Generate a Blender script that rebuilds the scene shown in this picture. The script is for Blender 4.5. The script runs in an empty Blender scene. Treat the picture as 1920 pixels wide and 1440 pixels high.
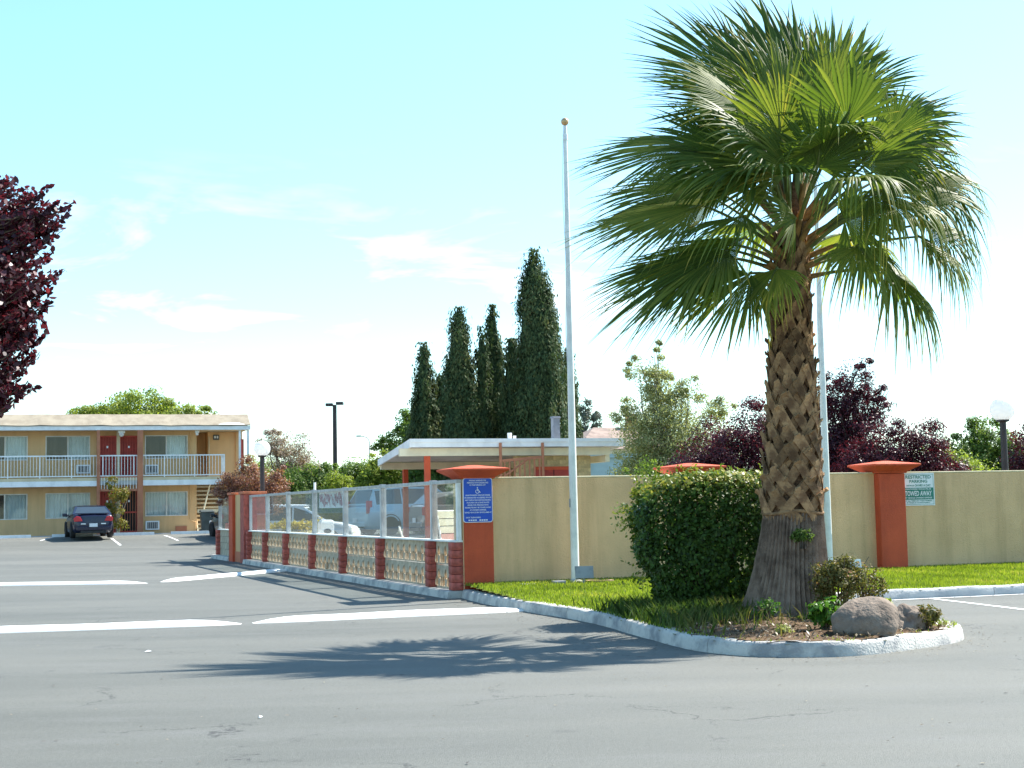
import bpy, bmesh, math, random
import numpy as np
from math import radians, sin, cos, pi, sqrt, atan2
from mathutils import Vector, Matrix, geometry

sc = bpy.context.scene
COL = sc.collection
rng = np.random.default_rng(7)
random.seed(7)

# ------------------------------------------------------------------ camera
cam = bpy.data.cameras.new('camera'); cam_o = bpy.data.objects.new('camera', cam); COL.objects.link(cam_o)
cam.sensor_width = 36; cam.lens = 2800/1920*36; cam.clip_start = .1; cam.clip_end = 3000
P, R = radians(4.67), radians(1.14)
fw = Vector((0, cos(P), sin(P))); r0 = Vector((1, 0, 0)); u0 = r0.cross(fw)
rt = r0*cos(R) - u0*sin(R); up = u0*cos(R) + r0*sin(R)
m = Matrix((rt, up, -fw)).transposed().to_4x4(); m.translation = Vector((0, 0, 1.45))
cam_o.matrix_world = m
sc.camera = cam_o

# ------------------------------------------------------------------ sky, sun, exposure
SUN_EL, SUN_AZ = radians(47.8), radians(34)          # azimuth counted from +X towards +Y
world = bpy.data.worlds.new('World'); sc.world = world; world.use_nodes = True
nt = world.node_tree; nt.nodes.clear()
out = nt.nodes.new('ShaderNodeOutputWorld'); bg = nt.nodes.new('ShaderNodeBackground')
sky = nt.nodes.new('ShaderNodeTexSky'); sky.sky_type = 'NISHITA'; sky.sun_disc = False
sky.sun_elevation = SUN_EL; sky.sun_rotation = pi/2 - SUN_AZ
sky.air_density = 1.0; sky.dust_density = .3; sky.ozone_density = 1.0
tc = nt.nodes.new('ShaderNodeTexCoord'); sep = nt.nodes.new('ShaderNodeSeparateXYZ')
nt.links.new(tc.outputs['Generated'], sep.inputs[0])
def wmath(op, a, b=None, c=None):
    n = nt.nodes.new('ShaderNodeMath'); n.operation = op
    for i, s in enumerate((a, b, c)):
        if s is None: continue
        if isinstance(s, (int, float)): n.inputs[i].default_value = s
        else: nt.links.new(s, n.inputs[i])
    return n.outputs[0]
zc = wmath('MAXIMUM', sep.outputs[2], 0.0)
den = wmath('ADD', zc, 0.10)
comb = nt.nodes.new('ShaderNodeCombineXYZ')
nt.links.new(wmath('DIVIDE', sep.outputs[0], den), comb.inputs[0])
nt.links.new(wmath('DIVIDE', sep.outputs[1], den), comb.inputs[1])
cn = nt.nodes.new('ShaderNodeTexNoise'); cn.inputs['Scale'].default_value = 1.9; cn.inputs['Detail'].default_value = 7
cn.inputs['Roughness'].default_value = .58; cn.inputs['Distortion'].default_value = .5
nt.links.new(comb.outputs[0], cn.inputs['Vector'])
cr = nt.nodes.new('ShaderNodeMapRange'); cr.inputs['From Min'].default_value = .53; cr.inputs['From Max'].default_value = .72
cr.inputs['To Max'].default_value = .8
nt.links.new(cn.outputs[0], cr.inputs['Value'])
# thin cloud fades out higher up, and a milky veil lies along the horizon all round
hi = nt.nodes.new('ShaderNodeMapRange'); hi.inputs['From Min'].default_value = .24; hi.inputs['From Max'].default_value = .15
hi.inputs['To Min'].default_value = 0; hi.inputs['To Max'].default_value = 1
nt.links.new(sep.outputs[2], hi.inputs['Value'])
cl = wmath('MULTIPLY', cr.outputs[0], hi.outputs[0])
veil = nt.nodes.new('ShaderNodeMapRange'); veil.inputs['From Min'].default_value = .13; veil.inputs['From Max'].default_value = .02
veil.inputs['To Min'].default_value = 0; veil.inputs['To Max'].default_value = .20
nt.links.new(sep.outputs[2], veil.inputs['Value'])
cl2 = wmath('MAXIMUM', cl, veil.outputs[0])
mix = nt.nodes.new('ShaderNodeMix'); mix.data_type = 'RGBA'
tint = nt.nodes.new('ShaderNodeMix'); tint.data_type = 'RGBA'; tint.blend_type = 'MULTIPLY'; tint.inputs['Factor'].default_value = 1
nt.links.new(sky.outputs[0], tint.inputs['A']); tl = nt.nodes.new('ShaderNodeMapRange'); tl.inputs['From Min'].default_value = .0; tl.inputs['From Max'].default_value = .30; nt.links.new(sep.outputs[2], tl.inputs['Value'])
tm = nt.nodes.new('ShaderNodeMix'); tm.data_type = 'RGBA'; tm.inputs['A'].default_value = (.62, .80, .82, 1); tm.inputs['B'].default_value = (.75, .97, .97, 1)
nt.links.new(tl.outputs[0], tm.inputs['Factor']); nt.links.new(tm.outputs['Result'], tint.inputs['B'])
nt.links.new(cl2, mix.inputs['Factor']); nt.links.new(tint.outputs['Result'], mix.inputs['A'])
mix.inputs['B'].default_value = (5.2, 5.4, 5.5, 1)
nt.links.new(mix.outputs['Result'], bg.inputs['Color']); bg.inputs['Strength'].default_value = .095
nt.links.new(bg.outputs[0], out.inputs[0])

sl = bpy.data.lights.new('sun', 'SUN'); sl.energy = 3.5; sl.angle = radians(.53); sl.color = (1, .95, .87)
so = bpy.data.objects.new('sun', sl); COL.objects.link(so)
so.rotation_euler = Vector((cos(SUN_EL)*cos(SUN_AZ), cos(SUN_EL)*sin(SUN_AZ), sin(SUN_EL))).to_track_quat('Z', 'Y').to_euler()
so.location = (20, 20, 40)
vs = sc.view_settings
vs.view_transform = 'Standard'; vs.look = 'None'; vs.gamma = 1; vs.use_curve_mapping = False; vs.exposure = 1.80
sc.cycles.max_bounces = 8; sc.cycles.transparent_max_bounces = 24

# ------------------------------------------------------------------ helpers
class MB:
    """collects simple solids; build() links them as one mesh object"""
    def __init__(s): s.v = []; s.f = []; s.mi = []; s.cur = 0
    def add(s, vs, fs):
        o = len(s.v); s.v += [tuple(p) for p in vs]; s.f += [tuple(i+o for i in f) for f in fs]; s.mi += [s.cur]*len(fs); return s
    def hexa(s, p): return s.add(p, [(0,3,2,1),(4,5,6,7),(0,1,5,4),(1,2,6,5),(2,3,7,6),(3,0,4,7)])
    def box(s, x0, x1, y0, y1, z0, z1):
        return s.hexa([(x0,y0,z0),(x1,y0,z0),(x1,y1,z0),(x0,y1,z0),(x0,y0,z1),(x1,y0,z1),(x1,y1,z1),(x0,y1,z1)])
    def frustum(s, cx, cy, z0, a0, b0, z1, a1, b1):
        return s.hexa([(cx-a0,cy-b0,z0),(cx+a0,cy-b0,z0),(cx+a0,cy+b0,z0),(cx-a0,cy+b0,z0),(cx-a1,cy-b1,z1),(cx+a1,cy-b1,z1),(cx+a1,cy+b1,z1),(cx-a1,cy+b1,z1)])
    def tube(s, pts, rad, n=8, caps=True):
        pts = [Vector(p) for p in pts]; k = len(pts)
        if isinstance(rad, (int, float)): rad = [rad]*k
        o = len(s.v); ref = None; fs = []
        for i, p in enumerate(pts):
            t = (pts[min(i+1, k-1)] - pts[max(i-1, 0)]).normalized()
            if ref is None: ref = Vector((1, 0, 0)) if abs(t.x) < .8 else Vector((0, 1, 0))
            a = (ref - t*ref.dot(t)).normalized(); ref = a; b = t.cross(a)
            for j in range(n):
                w = 2*pi*j/n; s.v.append(tuple(p + (a*cos(w) + b*sin(w))*rad[i]))
        for i in range(k-1):
            for j in range(n):
                j2 = (j+1) % n; fs.append((o+i*n+j, o+i*n+j2, o+(i+1)*n+j2, o+(i+1)*n+j))
        if caps: fs.append(tuple(o+j for j in reversed(range(n)))); fs.append(tuple(o+(k-1)*n+j for j in range(n)))
        s.f += fs; s.mi += [s.cur]*len(fs); return s
    def lathe(s, prof, n=16, c=(0, 0, 0)):
        o = len(s.v); k = len(prof); fs = []
        for r, z in prof:
            for j in range(n):
                w = 2*pi*j/n; s.v.append((c[0]+r*cos(w), c[1]+r*sin(w), c[2]+z))
        for i in range(k-1):
            for j in range(n):
                j2 = (j+1) % n; fs.append((o+i*n+j, o+i*n+j2, o+(i+1)*n+j2, o+(i+1)*n+j))
        fs.append(tuple(o+j for j in reversed(range(n)))); fs.append(tuple(o+(k-1)*n+j for j in range(n)))
        s.f += fs; s.mi += [s.cur]*len(fs); return s
    def ball(s, c, r, n=20, m=12):
        return s.lathe([(max(1e-4, r*sin(pi*i/m)), -r*cos(pi*i/m)) for i in range(m+1)], n, c)
    def prism(s, poly, axis, a, b):
        """extrude a 2-D polygon between a and b along axis (0 x, 1 y, 2 z)"""
        def p3(q, t): return (t, q[0], q[1]) if axis == 0 else (q[0], t, q[1]) if axis == 1 else (q[0], q[1], t)
        n = len(poly); vs = [p3(q, a) for q in poly] + [p3(q, b) for q in poly]
        return s.add(vs, [tuple(reversed(range(n))), tuple(range(n, 2*n))] + [(i, (i+1) % n, n+(i+1) % n, n+i) for i in range(n)])
    def mesh(s, name, mats, smooth=None):
        me = bpy.data.meshes.new(name); me.from_pydata(s.v, [], s.f)
        for mt in (mats if isinstance(mats, (list, tuple)) else [mats]): me.materials.append(mt)
        me.polygons.foreach_set('material_index', s.mi)
        bm = bmesh.new(); bm.from_mesh(me); bmesh.ops.recalc_face_normals(bm, faces=bm.faces); bm.to_mesh(me); bm.free()
        if smooth is not None:
            me.polygons.foreach_set('use_smooth', [True]*len(me.polygons)); me.set_sharp_from_angle(angle=radians(smooth))
        me.update(); return me
    def build(s, name, mats, parent=None, loc=(0, 0, 0), rz=0, smooth=None, bevel=0):
        o = link(name, s.mesh(name, mats, smooth), parent, loc, rz)
        if bevel:
            b = o.modifiers.new('bevel', 'BEVEL'); b.width = bevel; b.segments = 2; b.limit_method = 'ANGLE'
        return o

def link(name, data, parent=None, loc=(0, 0, 0), rz=0):
    o = bpy.data.objects.new(name, data); COL.objects.link(o)
    o.location = loc; o.rotation_euler = (0, 0, rz)
    if parent is not None: o.parent = parent
    return o
def tag(o, label=None, cat=None, group=None, kind=None):
    for k, v in (('label', label), ('category', cat), ('group', group), ('kind', kind)):
        if v: o[k] = v
    return o
def thing(name, label, cat, loc=(0, 0, 0), rz=0, group=None):
    return tag(link(name, None, None, loc, rz), label, cat, group)
def copy_tree(o, parent=None):
    c = o.copy(); COL.objects.link(c)
    if parent is not None: c.parent = parent
    for ch in list(o.children): copy_tree(ch, c)
    return c
def np_mesh(name, verts, faces, mat, var=None):
    """faces: (n,k) int array"""
    me = bpy.data.meshes.new(name); n, k = faces.shape
    me.vertices.add(len(verts)); me.vertices.foreach_set('co', np.asarray(verts, np.float32).ravel())
    me.loops.add(n*k); me.loops.foreach_set('vertex_index', faces.astype(np.int32).ravel())
    me.polygons.add(n); me.polygons.foreach_set('loop_start', np.arange(0, n*k, k, dtype=np.int32))
    me.polygons.foreach_set('loop_total', np.full(n, k, np.int32))
    if isinstance(mat, (list, tuple)):
        for q in mat: me.materials.append(q)
    else: me.materials.append(mat)
    me.update(calc_edges=True)
    if var is not None:
        a = me.attributes.new('var', 'FLOAT', 'POINT'); a.data.foreach_set('value', np.asarray(var, np.float32))
    return me

# local frame of the walls and fence: u runs right along the wall, v runs back along the fence
CX, CY, GA = -.876, 24.02, radians(20)
def W(u, v, z=0): return (CX + u*cos(GA) - v*sin(GA), CY + u*sin(GA) + v*cos(GA), z)
def UV(x, y): dx, dy = x-CX, y-CY; return dx*cos(GA)+dy*sin(GA), -dx*sin(GA)+dy*cos(GA)
def ss(a, b, x): t = np.clip((x-a)/(b-a), 0, 1); return t*t*(3-2*t)
def ground_uv(u, v): return np.maximum(.46*ss(37, 48, v), .46*ss(2, 6, u)*ss(15.3, 19, v))
def ground(x, y): u, v = UV(x, y); return float(ground_uv(np.float64(u), np.float64(v)))

# ------------------------------------------------------------------ materials
def nodes(name):
    mt = bpy.data.materials.new(name); mt.use_nodes = True; t = mt.node_tree; t.nodes.clear()
    o = t.nodes.new('ShaderNodeOutputMaterial'); return mt, t, o
def N(t, kind, **kw):
    n = t.nodes.new(kind)
    for k, v in kw.items():
        if k.startswith('_'): setattr(n, k[1:], v)
        else: n.inputs[k.replace('__', ' ')].default_value = v
    return n
def ramp(t, fac, stops):
    r = t.nodes.new('ShaderNodeValToRGB'); e = r.color_ramp.elements
    while len(e) > 1: e.remove(e[0])
    for i, (p, c) in enumerate(stops):
        q = e[0] if i == 0 else e.new(p)
        q.position = p; q.color = (*c, 1)
    t.links.new(fac, r.inputs[0]); return r.outputs[0]
def mixc(t, f, a, b, mode='MIX'):
    n = t.nodes.new('ShaderNodeMix'); n.data_type = 'RGBA'; n.blend_type = mode
    for s, x in (('Factor', f), ('A', a), ('B', b)):
        if isinstance(x, (int, float)): n.inputs[s].default_value = x
        elif isinstance(x, tuple): n.inputs[s].default_value = (*x, 1)
        else: t.links.new(x, n.inputs[s])
    return n.outputs['Result']
def surf(name, col, rough=.7, var=.12, scale=3, col2=None, bump=0, bscale=60, spec=.4, metal=0, rnd=0, detail=5, m1=.42, m2=.62, dirt=0, streak=0):
    """painted / mineral surface: colour mottled by noise, fine bump, optional per-object variation"""
    mt, t, o = nodes(name); b = N(t, 'ShaderNodeBsdfPrincipled', Roughness=rough, Metallic=metal)
    b.inputs['Specular IOR Level'].default_value = spec
    tcn = N(t, 'ShaderNodeTexCoord'); nz = N(t, 'ShaderNodeTexNoise', Scale=scale, Detail=detail, Roughness=.6)
    t.links.new(tcn.outputs['Object'], nz.inputs['Vector'])
    c2 = col2 or tuple(x*(1-2*var) for x in col)
    c1 = col if col2 else tuple(min(1, x*(1+var)) for x in col)
    c = ramp(t, nz.outputs[0], [(m1, c1), (m2, c2)])
    if dirt:
        d = N(t, 'ShaderNodeTexNoise', Scale=scale*6, Detail=8, Roughness=.75)
        t.links.new(tcn.outputs['Object'], d.inputs['Vector'])
        f = N(t, 'ShaderNodeMapRange'); f.inputs['From Min'].default_value = .56; f.inputs['From Max'].default_value = .7; f.inputs['To Max'].default_value = dirt
        t.links.new(d.outputs[0], f.inputs['Value'])
        c = mixc(t, f.outputs[0], c, tuple(x*.45 for x in col))
    if streak:
        mp = N(t, 'ShaderNodeMapping'); mp.inputs['Scale'].default_value = (3.2, 3.2, .28); t.links.new(tcn.outputs['Object'], mp.inputs[0])
        s1 = N(t, 'ShaderNodeTexNoise', Scale=1.0, Detail=7, Roughness=.65); t.links.new(mp.outputs[0], s1.inputs['Vector'])
        c = mixc(t, streak, c, ramp(t, s1.outputs[0], [(.36, (.62, .60, .56)), (.52, (1, 1, 1)), (.7, (1.12, 1.12, 1.10))]), 'MULTIPLY')
    if rnd:
        oi = N(t, 'ShaderNodeObjectInfo'); h = N(t, 'ShaderNodeMapRange'); h.inputs['To Min'].default_value = 1-rnd; h.inputs['To Max'].default_value = 1+rnd
        t.links.new(oi.outputs['Random'], h.inputs['Value'])
        hs = N(t, 'ShaderNodeHueSaturation'); t.links.new(h.outputs[0], hs.inputs['Value']); t.links.new(c, hs.inputs['Color']); c = hs.outputs[0]
    t.links.new(c, b.inputs['Base Color'])
    if bump:
        bn = N(t, 'ShaderNodeTexNoise', Scale=bscale, Detail=4); t.links.new(tcn.outputs['Object'], bn.inputs['Vector'])
        bp = N(t, 'ShaderNodeBump', Strength=bump, Distance=.02); t.links.new(bn.outputs[0], bp.inputs['Height']); t.links.new(bp.outputs[0], b.inputs['Normal'])
    t.links.new(b.outputs[0], o.inputs[0]); return mt
def leafmat(name, stops, trans=.35, rough=.5, spec=.35, ttint=(1.15, 1.2, .6)):
    mt, t, o = nodes(name); a = N(t, 'ShaderNodeAttribute', _attribute_name='var')
    c = ramp(t, a.outputs['Fac'], stops)
    b = N(t, 'ShaderNodeBsdfPrincipled', Roughness=rough); b.inputs['Specular IOR Level'].default_value = spec
    t.links.new(c, b.inputs['Base Color'])
    tr = N(t, 'ShaderNodeBsdfTranslucent'); t.links.new(mixc(t, 1.0, c, ttint, 'MULTIPLY'), tr.inputs['Color'])
    mx = N(t, 'ShaderNodeMixShader', Fac=trans); t.links.new(b.outputs[0], mx.inputs[1]); t.links.new(tr.outputs[0], mx.inputs[2])
    t.links.new(mx.outputs[0], o.inputs[0]); return mt
def glassmat(name, tint=(.92, .95, .95), dust=.06, dust_sheen_col=(.8, .85, .85), rough=.02, base=.04):
    mt, t, o = nodes(name)
    tr = N(t, 'ShaderNodeBsdfTransparent'); tr.inputs[0].default_value = (*tint, 1)
    gl = N(t, 'ShaderNodeBsdfGlossy', Roughness=rough); gl.inputs[0].default_value = (1, 1, 1, 1)
    lw = N(t, 'ShaderNodeLayerWeight', Blend=.5); pw = N(t, 'ShaderNodeMath', _operation='POWER'); t.links.new(lw.outputs['Facing'], pw.inputs[0]); pw.inputs[1].default_value = 4
    fr = N(t, 'ShaderNodeMath', _operation='MULTIPLY_ADD'); t.links.new(pw.outputs[0], fr.inputs[0]); fr.inputs[1].default_value = .42; fr.inputs[2].default_value = base*.6
    mx = N(t, 'ShaderNodeMixShader'); t.links.new(fr.outputs[0], mx.inputs[0]); t.links.new(tr.outputs[0], mx.inputs[1]); t.links.new(gl.outputs[0], mx.inputs[2])
    df = N(t, 'ShaderNodeBsdfDiffuse'); df.inputs[0].default_value = (*dust_sheen_col, 1)
    m2 = N(t, 'ShaderNodeMixShader', Fac=dust); t.links.new(mx.outputs[0], m2.inputs[1]); t.links.new(df.outputs[0], m2.inputs[2])
    t.links.new(m2.outputs[0], o.inputs[0]); return mt

def asphalt_mat():
    mt, t, o = nodes('asphalt'); b = N(t, 'ShaderNodeBsdfPrincipled', Roughness=.82); b.inputs['Specular IOR Level'].default_value = .35
    tcn = N(t, 'ShaderNodeTexCoord'); V = tcn.outputs['Object']
    def noise(s, d=5, r=.6, vec=V):
        n = N(t, 'ShaderNodeTexNoise', Scale=s, Detail=d, Roughness=r); t.links.new(vec, n.inputs['Vector']); return n.outputs[0]
    st = N(t, 'ShaderNodeMapping'); st.inputs['Scale'].default_value = (.35, 1.3, 1); st.inputs['Rotation'].default_value = (0, 0, radians(-20)); t.links.new(V, st.inputs[0])
    big = ramp(t, noise(.22, 6, .62, st.outputs[0]), [(.34, (.096, .100, .090)), (.5, (.120, .123, .110)), (.66, (.150, .150, .133))])
    worn = N(t, 'ShaderNodeMapRange'); worn.inputs['From Min'].default_value = .5; worn.inputs['From Max'].default_value = .68; worn.inputs['To Max'].default_value = .55
    t.links.new(noise(1.5, 9, .72, st.outputs[0]), worn.inputs['Value'])
    c = mixc(t, worn.outputs[0], big, (.145, .147, .139))
    sp = ramp(t, noise(170, 2, .5), [(.33, (.35, .35, .35)), (.5, (1, 1, 1)), (.68, (1.75, 1.75, 1.70))])
    c = mixc(t, .8, c, sp, 'MULTIPLY')
    sp2 = ramp(t, noise(38, 5, .7), [(.36, (.72, .72, .72)), (.55, (1.05, 1.05, 1.05))])
    c = mixc(t, .7, c, sp2, 'MULTIPLY')
    bl = N(t, 'ShaderNodeMapRange'); bl.inputs['From Min'].default_value = .56; bl.inputs['From Max'].default_value = .70; bl.inputs['To Max'].default_value = .30
    t.links.new(noise(7, 9, .75), bl.inputs['Value']); c = mixc(t, bl.outputs[0], c, (.19, .19, .178))
    # thin cracks: warped cell borders, present only here and there
    wn = N(t, 'ShaderNodeTexNoise', Scale=.9, Detail=6, Roughness=.7); t.links.new(V, wn.inputs['Vector'])
    wv = N(t, 'ShaderNodeVectorMath', _operation='MULTIPLY_ADD'); t.links.new(wn.outputs['Color'], wv.inputs[0]); wv.inputs[1].default_value = (1.6, 1.6, 0); t.links.new(V, wv.inputs[2])
    vo = N(t, 'ShaderNodeTexVoronoi', Scale=.42, _feature='DISTANCE_TO_EDGE'); t.links.new(wv.outputs[0], vo.inputs['Vector'])
    ck = N(t, 'ShaderNodeMapRange'); ck.inputs['From Min'].default_value = .0; ck.inputs['From Max'].default_value = .006; ck.inputs['To Min'].default_value = 1; ck.inputs['To Max'].default_value = 0
    t.links.new(vo.outputs['Distance'], ck.inputs['Value'])
    gate = N(t, 'ShaderNodeMapRange'); gate.inputs['From Min'].default_value = .50; gate.inputs['From Max'].default_value = .57; t.links.new(noise(.55, 7, .7), gate.inputs['Value'])
    cf = N(t, 'ShaderNodeMath', _operation='MULTIPLY'); t.links.new(ck.outputs[0], cf.inputs[0]); t.links.new(gate.outputs[0], cf.inputs[1])
    c = mixc(t, cf.outputs[0], c, (.035, .035, .035))
    # a few oil spots
    os_ = N(t, 'ShaderNodeMapRange'); os_.inputs['From Min'].default_value = .68; os_.inputs['From Max'].default_value = .74; os_.inputs['To Max'].default_value = .45; t.links.new(noise(.8, 3, .5), os_.inputs['Value'])
    c = mixc(t, os_.outputs[0], c, (.05, .05, .052))
    t.links.new(c, b.inputs['Base Color'])
    bp = N(t, 'ShaderNodeBump', Strength=.5, Distance=.01); t.links.new(noise(120, 3), bp.inputs['Height']); t.links.new(bp.outputs[0], b.inputs['Normal'])
    t.links.new(b.outputs[0], o.inputs[0]); return mt

M = {}
M['asphalt'] = asphalt_mat()
M['line'] = surf('road_paint', (.78, .79, .78), .7, scale=5, col2=(.62, .63, .62), dirt=.35, detail=8, m1=.5, m2=.75)
M['kerb'] = surf('whitewashed_concrete', (.56, .53, .475), .85, scale=2.6, col2=(.28, .275, .27), bump=.6, bscale=40, detail=10, m1=.45, m2=.62, dirt=.6)
M['kerb_plain'] = surf('grey_concrete_kerb', (.50, .50, .49), .85, scale=2.5, col2=(.36, .37, .38), bump=.5, bscale=40, detail=9, m1=.42, m2=.64, dirt=.3)
M['concrete'] = surf('concrete', (.48, .46, .43), .85, .12, 3, bump=.4, dirt=.2)
M['stucco'] = surf('tan_stucco', (.76, .495, .265), .9, scale=1.1, col2=(.68, .44, .235), bump=.7, bscale=45, spec=.2, detail=8, dirt=.14, streak=.42)
M['red'] = surf('brick_red_paint', (.60, .100, .040), .75, scale=1.8, col2=(.52, .084, .036), bump=.5, bscale=40, spec=.3, detail=8, dirt=.22, streak=.35)
M['orange'] = surf('orange_red_paint', (.50, .15, .07), .7, .08, 2, bump=.3)
M['brick'] = surf('red_painted_block', (.43, .098, .070), .75, .14, 9, bump=.6, bscale=30, rnd=.16, dirt=.2)
M['breeze'] = surf('tan_screen_block', (.47, .395, .285), .85, .12, 6, bump=.4, bscale=50, rnd=.07)
M['bump'] = surf('white_bump_paint', (.80, .80, .78), .7, scale=4, col2=(.70, .70, .69), dirt=.25, detail=8, m1=.5, m2=.75)
M['tanblock'] = surf('tan_block', (.40, .35, .26), .85, .12, 3, bump=.4, rnd=.1)
M['alu'] = surf('weathered_aluminium', (.42, .42, .41), .5, .10, 6, metal=.2, spec=.5)
M['alu_white'] = surf('white_channel', (.80, .79, .74), .5, .05, 6)
M['glass'] = glassmat('windscreen_glass', dust=.05)  # pale film is dust plus a painted-in reflection on the panes
M['wall_yellow'] = surf('ochre_wall', (.68, .435, .215), .88, scale=.9, col2=(.63, .40, .20), bump=.3, bscale=30, spec=.2, detail=7, streak=.3)
M['white'] = surf('white_paint', (.80, .81, .80), .6, .05, 2, dirt=.08)
M['cream'] = surf('cream_paint', (.74, .68, .50), .65, .05, 2, dirt=.06)
M['soffit'] = surf('soffit_paint', (.62, .52, .34), .75, .05, 2)
M['roof'] = surf('tan_roof_gravel', (.34, .29, .215), .95, scale=2.2, col2=(.27, .225, .165), bump=.8, bscale=25, detail=9, dirt=.25)
M['flatroof'] = surf('flat_roof', (.7, .7, .68), .9, .08, 1)
M['doorred'] = surf('door_red', (.40, .05, .035), .55, .1, 3)
M['gate'] = surf('gate_red', (.48, .065, .045), .5, .08, 4)
M['brown'] = surf('red_brown_post', (.43, .17, .09), .7, .08, 2)
M['winframe'] = surf('window_frame', (.66, .63, .55), .45, .05, 4)
M['winglass'] = glassmat('window_glass', tint=(.86, .90, .90), dust=.02)
M['curtain'] = surf('curtain', (.74, .75, .73), .9, .05, 2, rnd=.14)
M['dark'] = surf('dark_interior', (.02, .02, .022), .9, .1, 2)
M['acgrille'] = surf('ac_grille', (.16, .15, .15), .6, .1, 8)
M['greymetal'] = surf('grey_metal', (.30, .31, .32), .5, .1, 5, metal=.4)
M['black'] = surf('black_plastic', (.018, .018, .02), .45, .15, 6)
M['tyre'] = surf('tyre_rubber', (.022, .022, .023), .85, .15, 10)
M['rim'] = surf('wheel_rim', (.55, .56, .57), .3, .06, 6, metal=.8)
M['carglass'] = surf('car_glass', (.03, .037, .04), .06, .05, 2, spec=.8)
M['navy'] = surf('navy_car_paint', (.009, .011, .034), .22, .05, 2, spec=.6)
M['blackcar'] = surf('black_car_paint', (.012, .013, .018), .2, .05, 2, spec=.6)
M['bluecar'] = surf('pale_blue_car_paint', (.42, .55, .62), .25, .04, 2, spec=.6)
M['greycar'] = surf('grey_car_paint', (.27, .28, .29), .25, .04, 2, spec=.6, metal=.3)
M['whitecar'] = surf('white_car_paint', (.74, .77, .78), .25, .03, 2, spec=.6)
M['taillight'] = surf('red_lens', (.55, .02, .03), .25, .05, 2, spec=.6)
M['headlight'] = surf('clear_lens', (.8, .82, .82), .15, .03, 2, spec=.6)
M['plate'] = surf('number_plate', (.72, .74, .76), .5, .06, 20)
M['pole'] = surf('pale_pole_paint', (.78, .78, .73), .4, .06, 3, dirt=.08)
M['gold'] = surf('gold_ball', (.62, .40, .20), .35, .05, 2, metal=.5)
M['globe'] = surf('opal_globe', (.88, .88, .86), .25, .02, 2, spec=.6)
def opal():
    t = M['globe'].node_tree; b = [n for n in t.nodes if n.type == 'BSDF_PRINCIPLED'][0]; o = [n for n in t.nodes if n.type == 'OUTPUT_MATERIAL'][0]
    tr = N(t, 'ShaderNodeBsdfTranslucent'); tr.inputs[0].default_value = (.95, .95, .93, 1); mx = N(t, 'ShaderNodeMixShader', Fac=.55)
    t.links.new(b.outputs[0], mx.inputs[1]); t.links.new(tr.outputs[0], mx.inputs[2]); t.links.new(mx.outputs[0], o.inputs[0])
opal()
M['darkpole'] = surf('dark_bronze_pole', (.035, .028, .028), .5, .1, 3)
M['signblue'] = surf('sign_blue', (.018, .085, .50), .4, .04, 3)
M['signwhite'] = surf('sign_white', (.80, .82, .82), .4, .03, 3)
M['signgreen'] = surf('sign_green', (.02, .20, .14), .4, .04, 3)
M['rock'] = surf('boulder_stone', (.24, .19, .15), .95, scale=5, col2=(.14, .11, .088), bump=1.0, bscale=28, detail=10, dirt=.3, spec=.2)
M['soil'] = surf('dry_soil', (.16, .105, .062), .98, scale=5, col2=(.075, .048, .030), bump=1, bscale=35, detail=10, spec=.1)
M['lawnbase'] = surf('lawn_thatch', (.11, .13, .035), .95, .25, 4, bump=.5, spec=.1)
M['bark'] = surf('bark', (.13, .10, .075), .95, .25, 8, bump=.8, bscale=30, spec=.1)
M['palebark'] = surf('pale_bark', (.32, .28, .24), .95, .2, 8, bump=.5, spec=.1)
M['palmtrunk'] = surf('palm_trunk_bark', (.29, .205, .15), .95, scale=6, col2=(.165, .112, .08), bump=.7, bscale=40, detail=9, spec=.1)
M['boot'] = surf('palm_leaf_base', (.35, .205, .10), .85, scale=7, col2=(.16, .085, .042), bump=.7, bscale=35, detail=8, rnd=.48, spec=.2)
M['fibre'] = surf('palm_fibre', (.135, .075, .042), .98, .3, 14, bump=1, bscale=50, spec=.05)
M['deck'] = surf('pool_deck', (.62, .59, .53), .85, .06, 2, bump=.2)
M['slump'] = surf('yellow_block', (.58, .44, .22), .9, .10, 4, bump=.5, bscale=25, rnd=.09)
M['slate'] = surf('grey_flue', (.20, .21, .24), .6, .08, 4)
M['houseroof'] = surf('far_roof_tiles', (.30, .22, .18), .9, .12, 2)
M['teal'] = surf('pale_teal_wall', (.42, .55, .55), .85, .05, 2)
M['strap_white'] = surf('chair_frame_white', (.80, .79, .74), .45, .04, 3)
M['strap_pink'] = surf('chair_strap_pink', (.62, .30, .22), .6, .06, 4)
M['strap_cream'] = surf('chair_strap_cream', (.72, .66, .46), .6, .06, 4)
M['banner'] = surf('banner_white', (.74, .73, .72), .7, .04, 3)
M['bannerred'] = surf('banner_red_print', (.50, .16, .19), .7, .1, 9)
M['bingrey'] = surf('grey_green_bin', (.06, .075, .075), .55, .1, 4)
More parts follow.
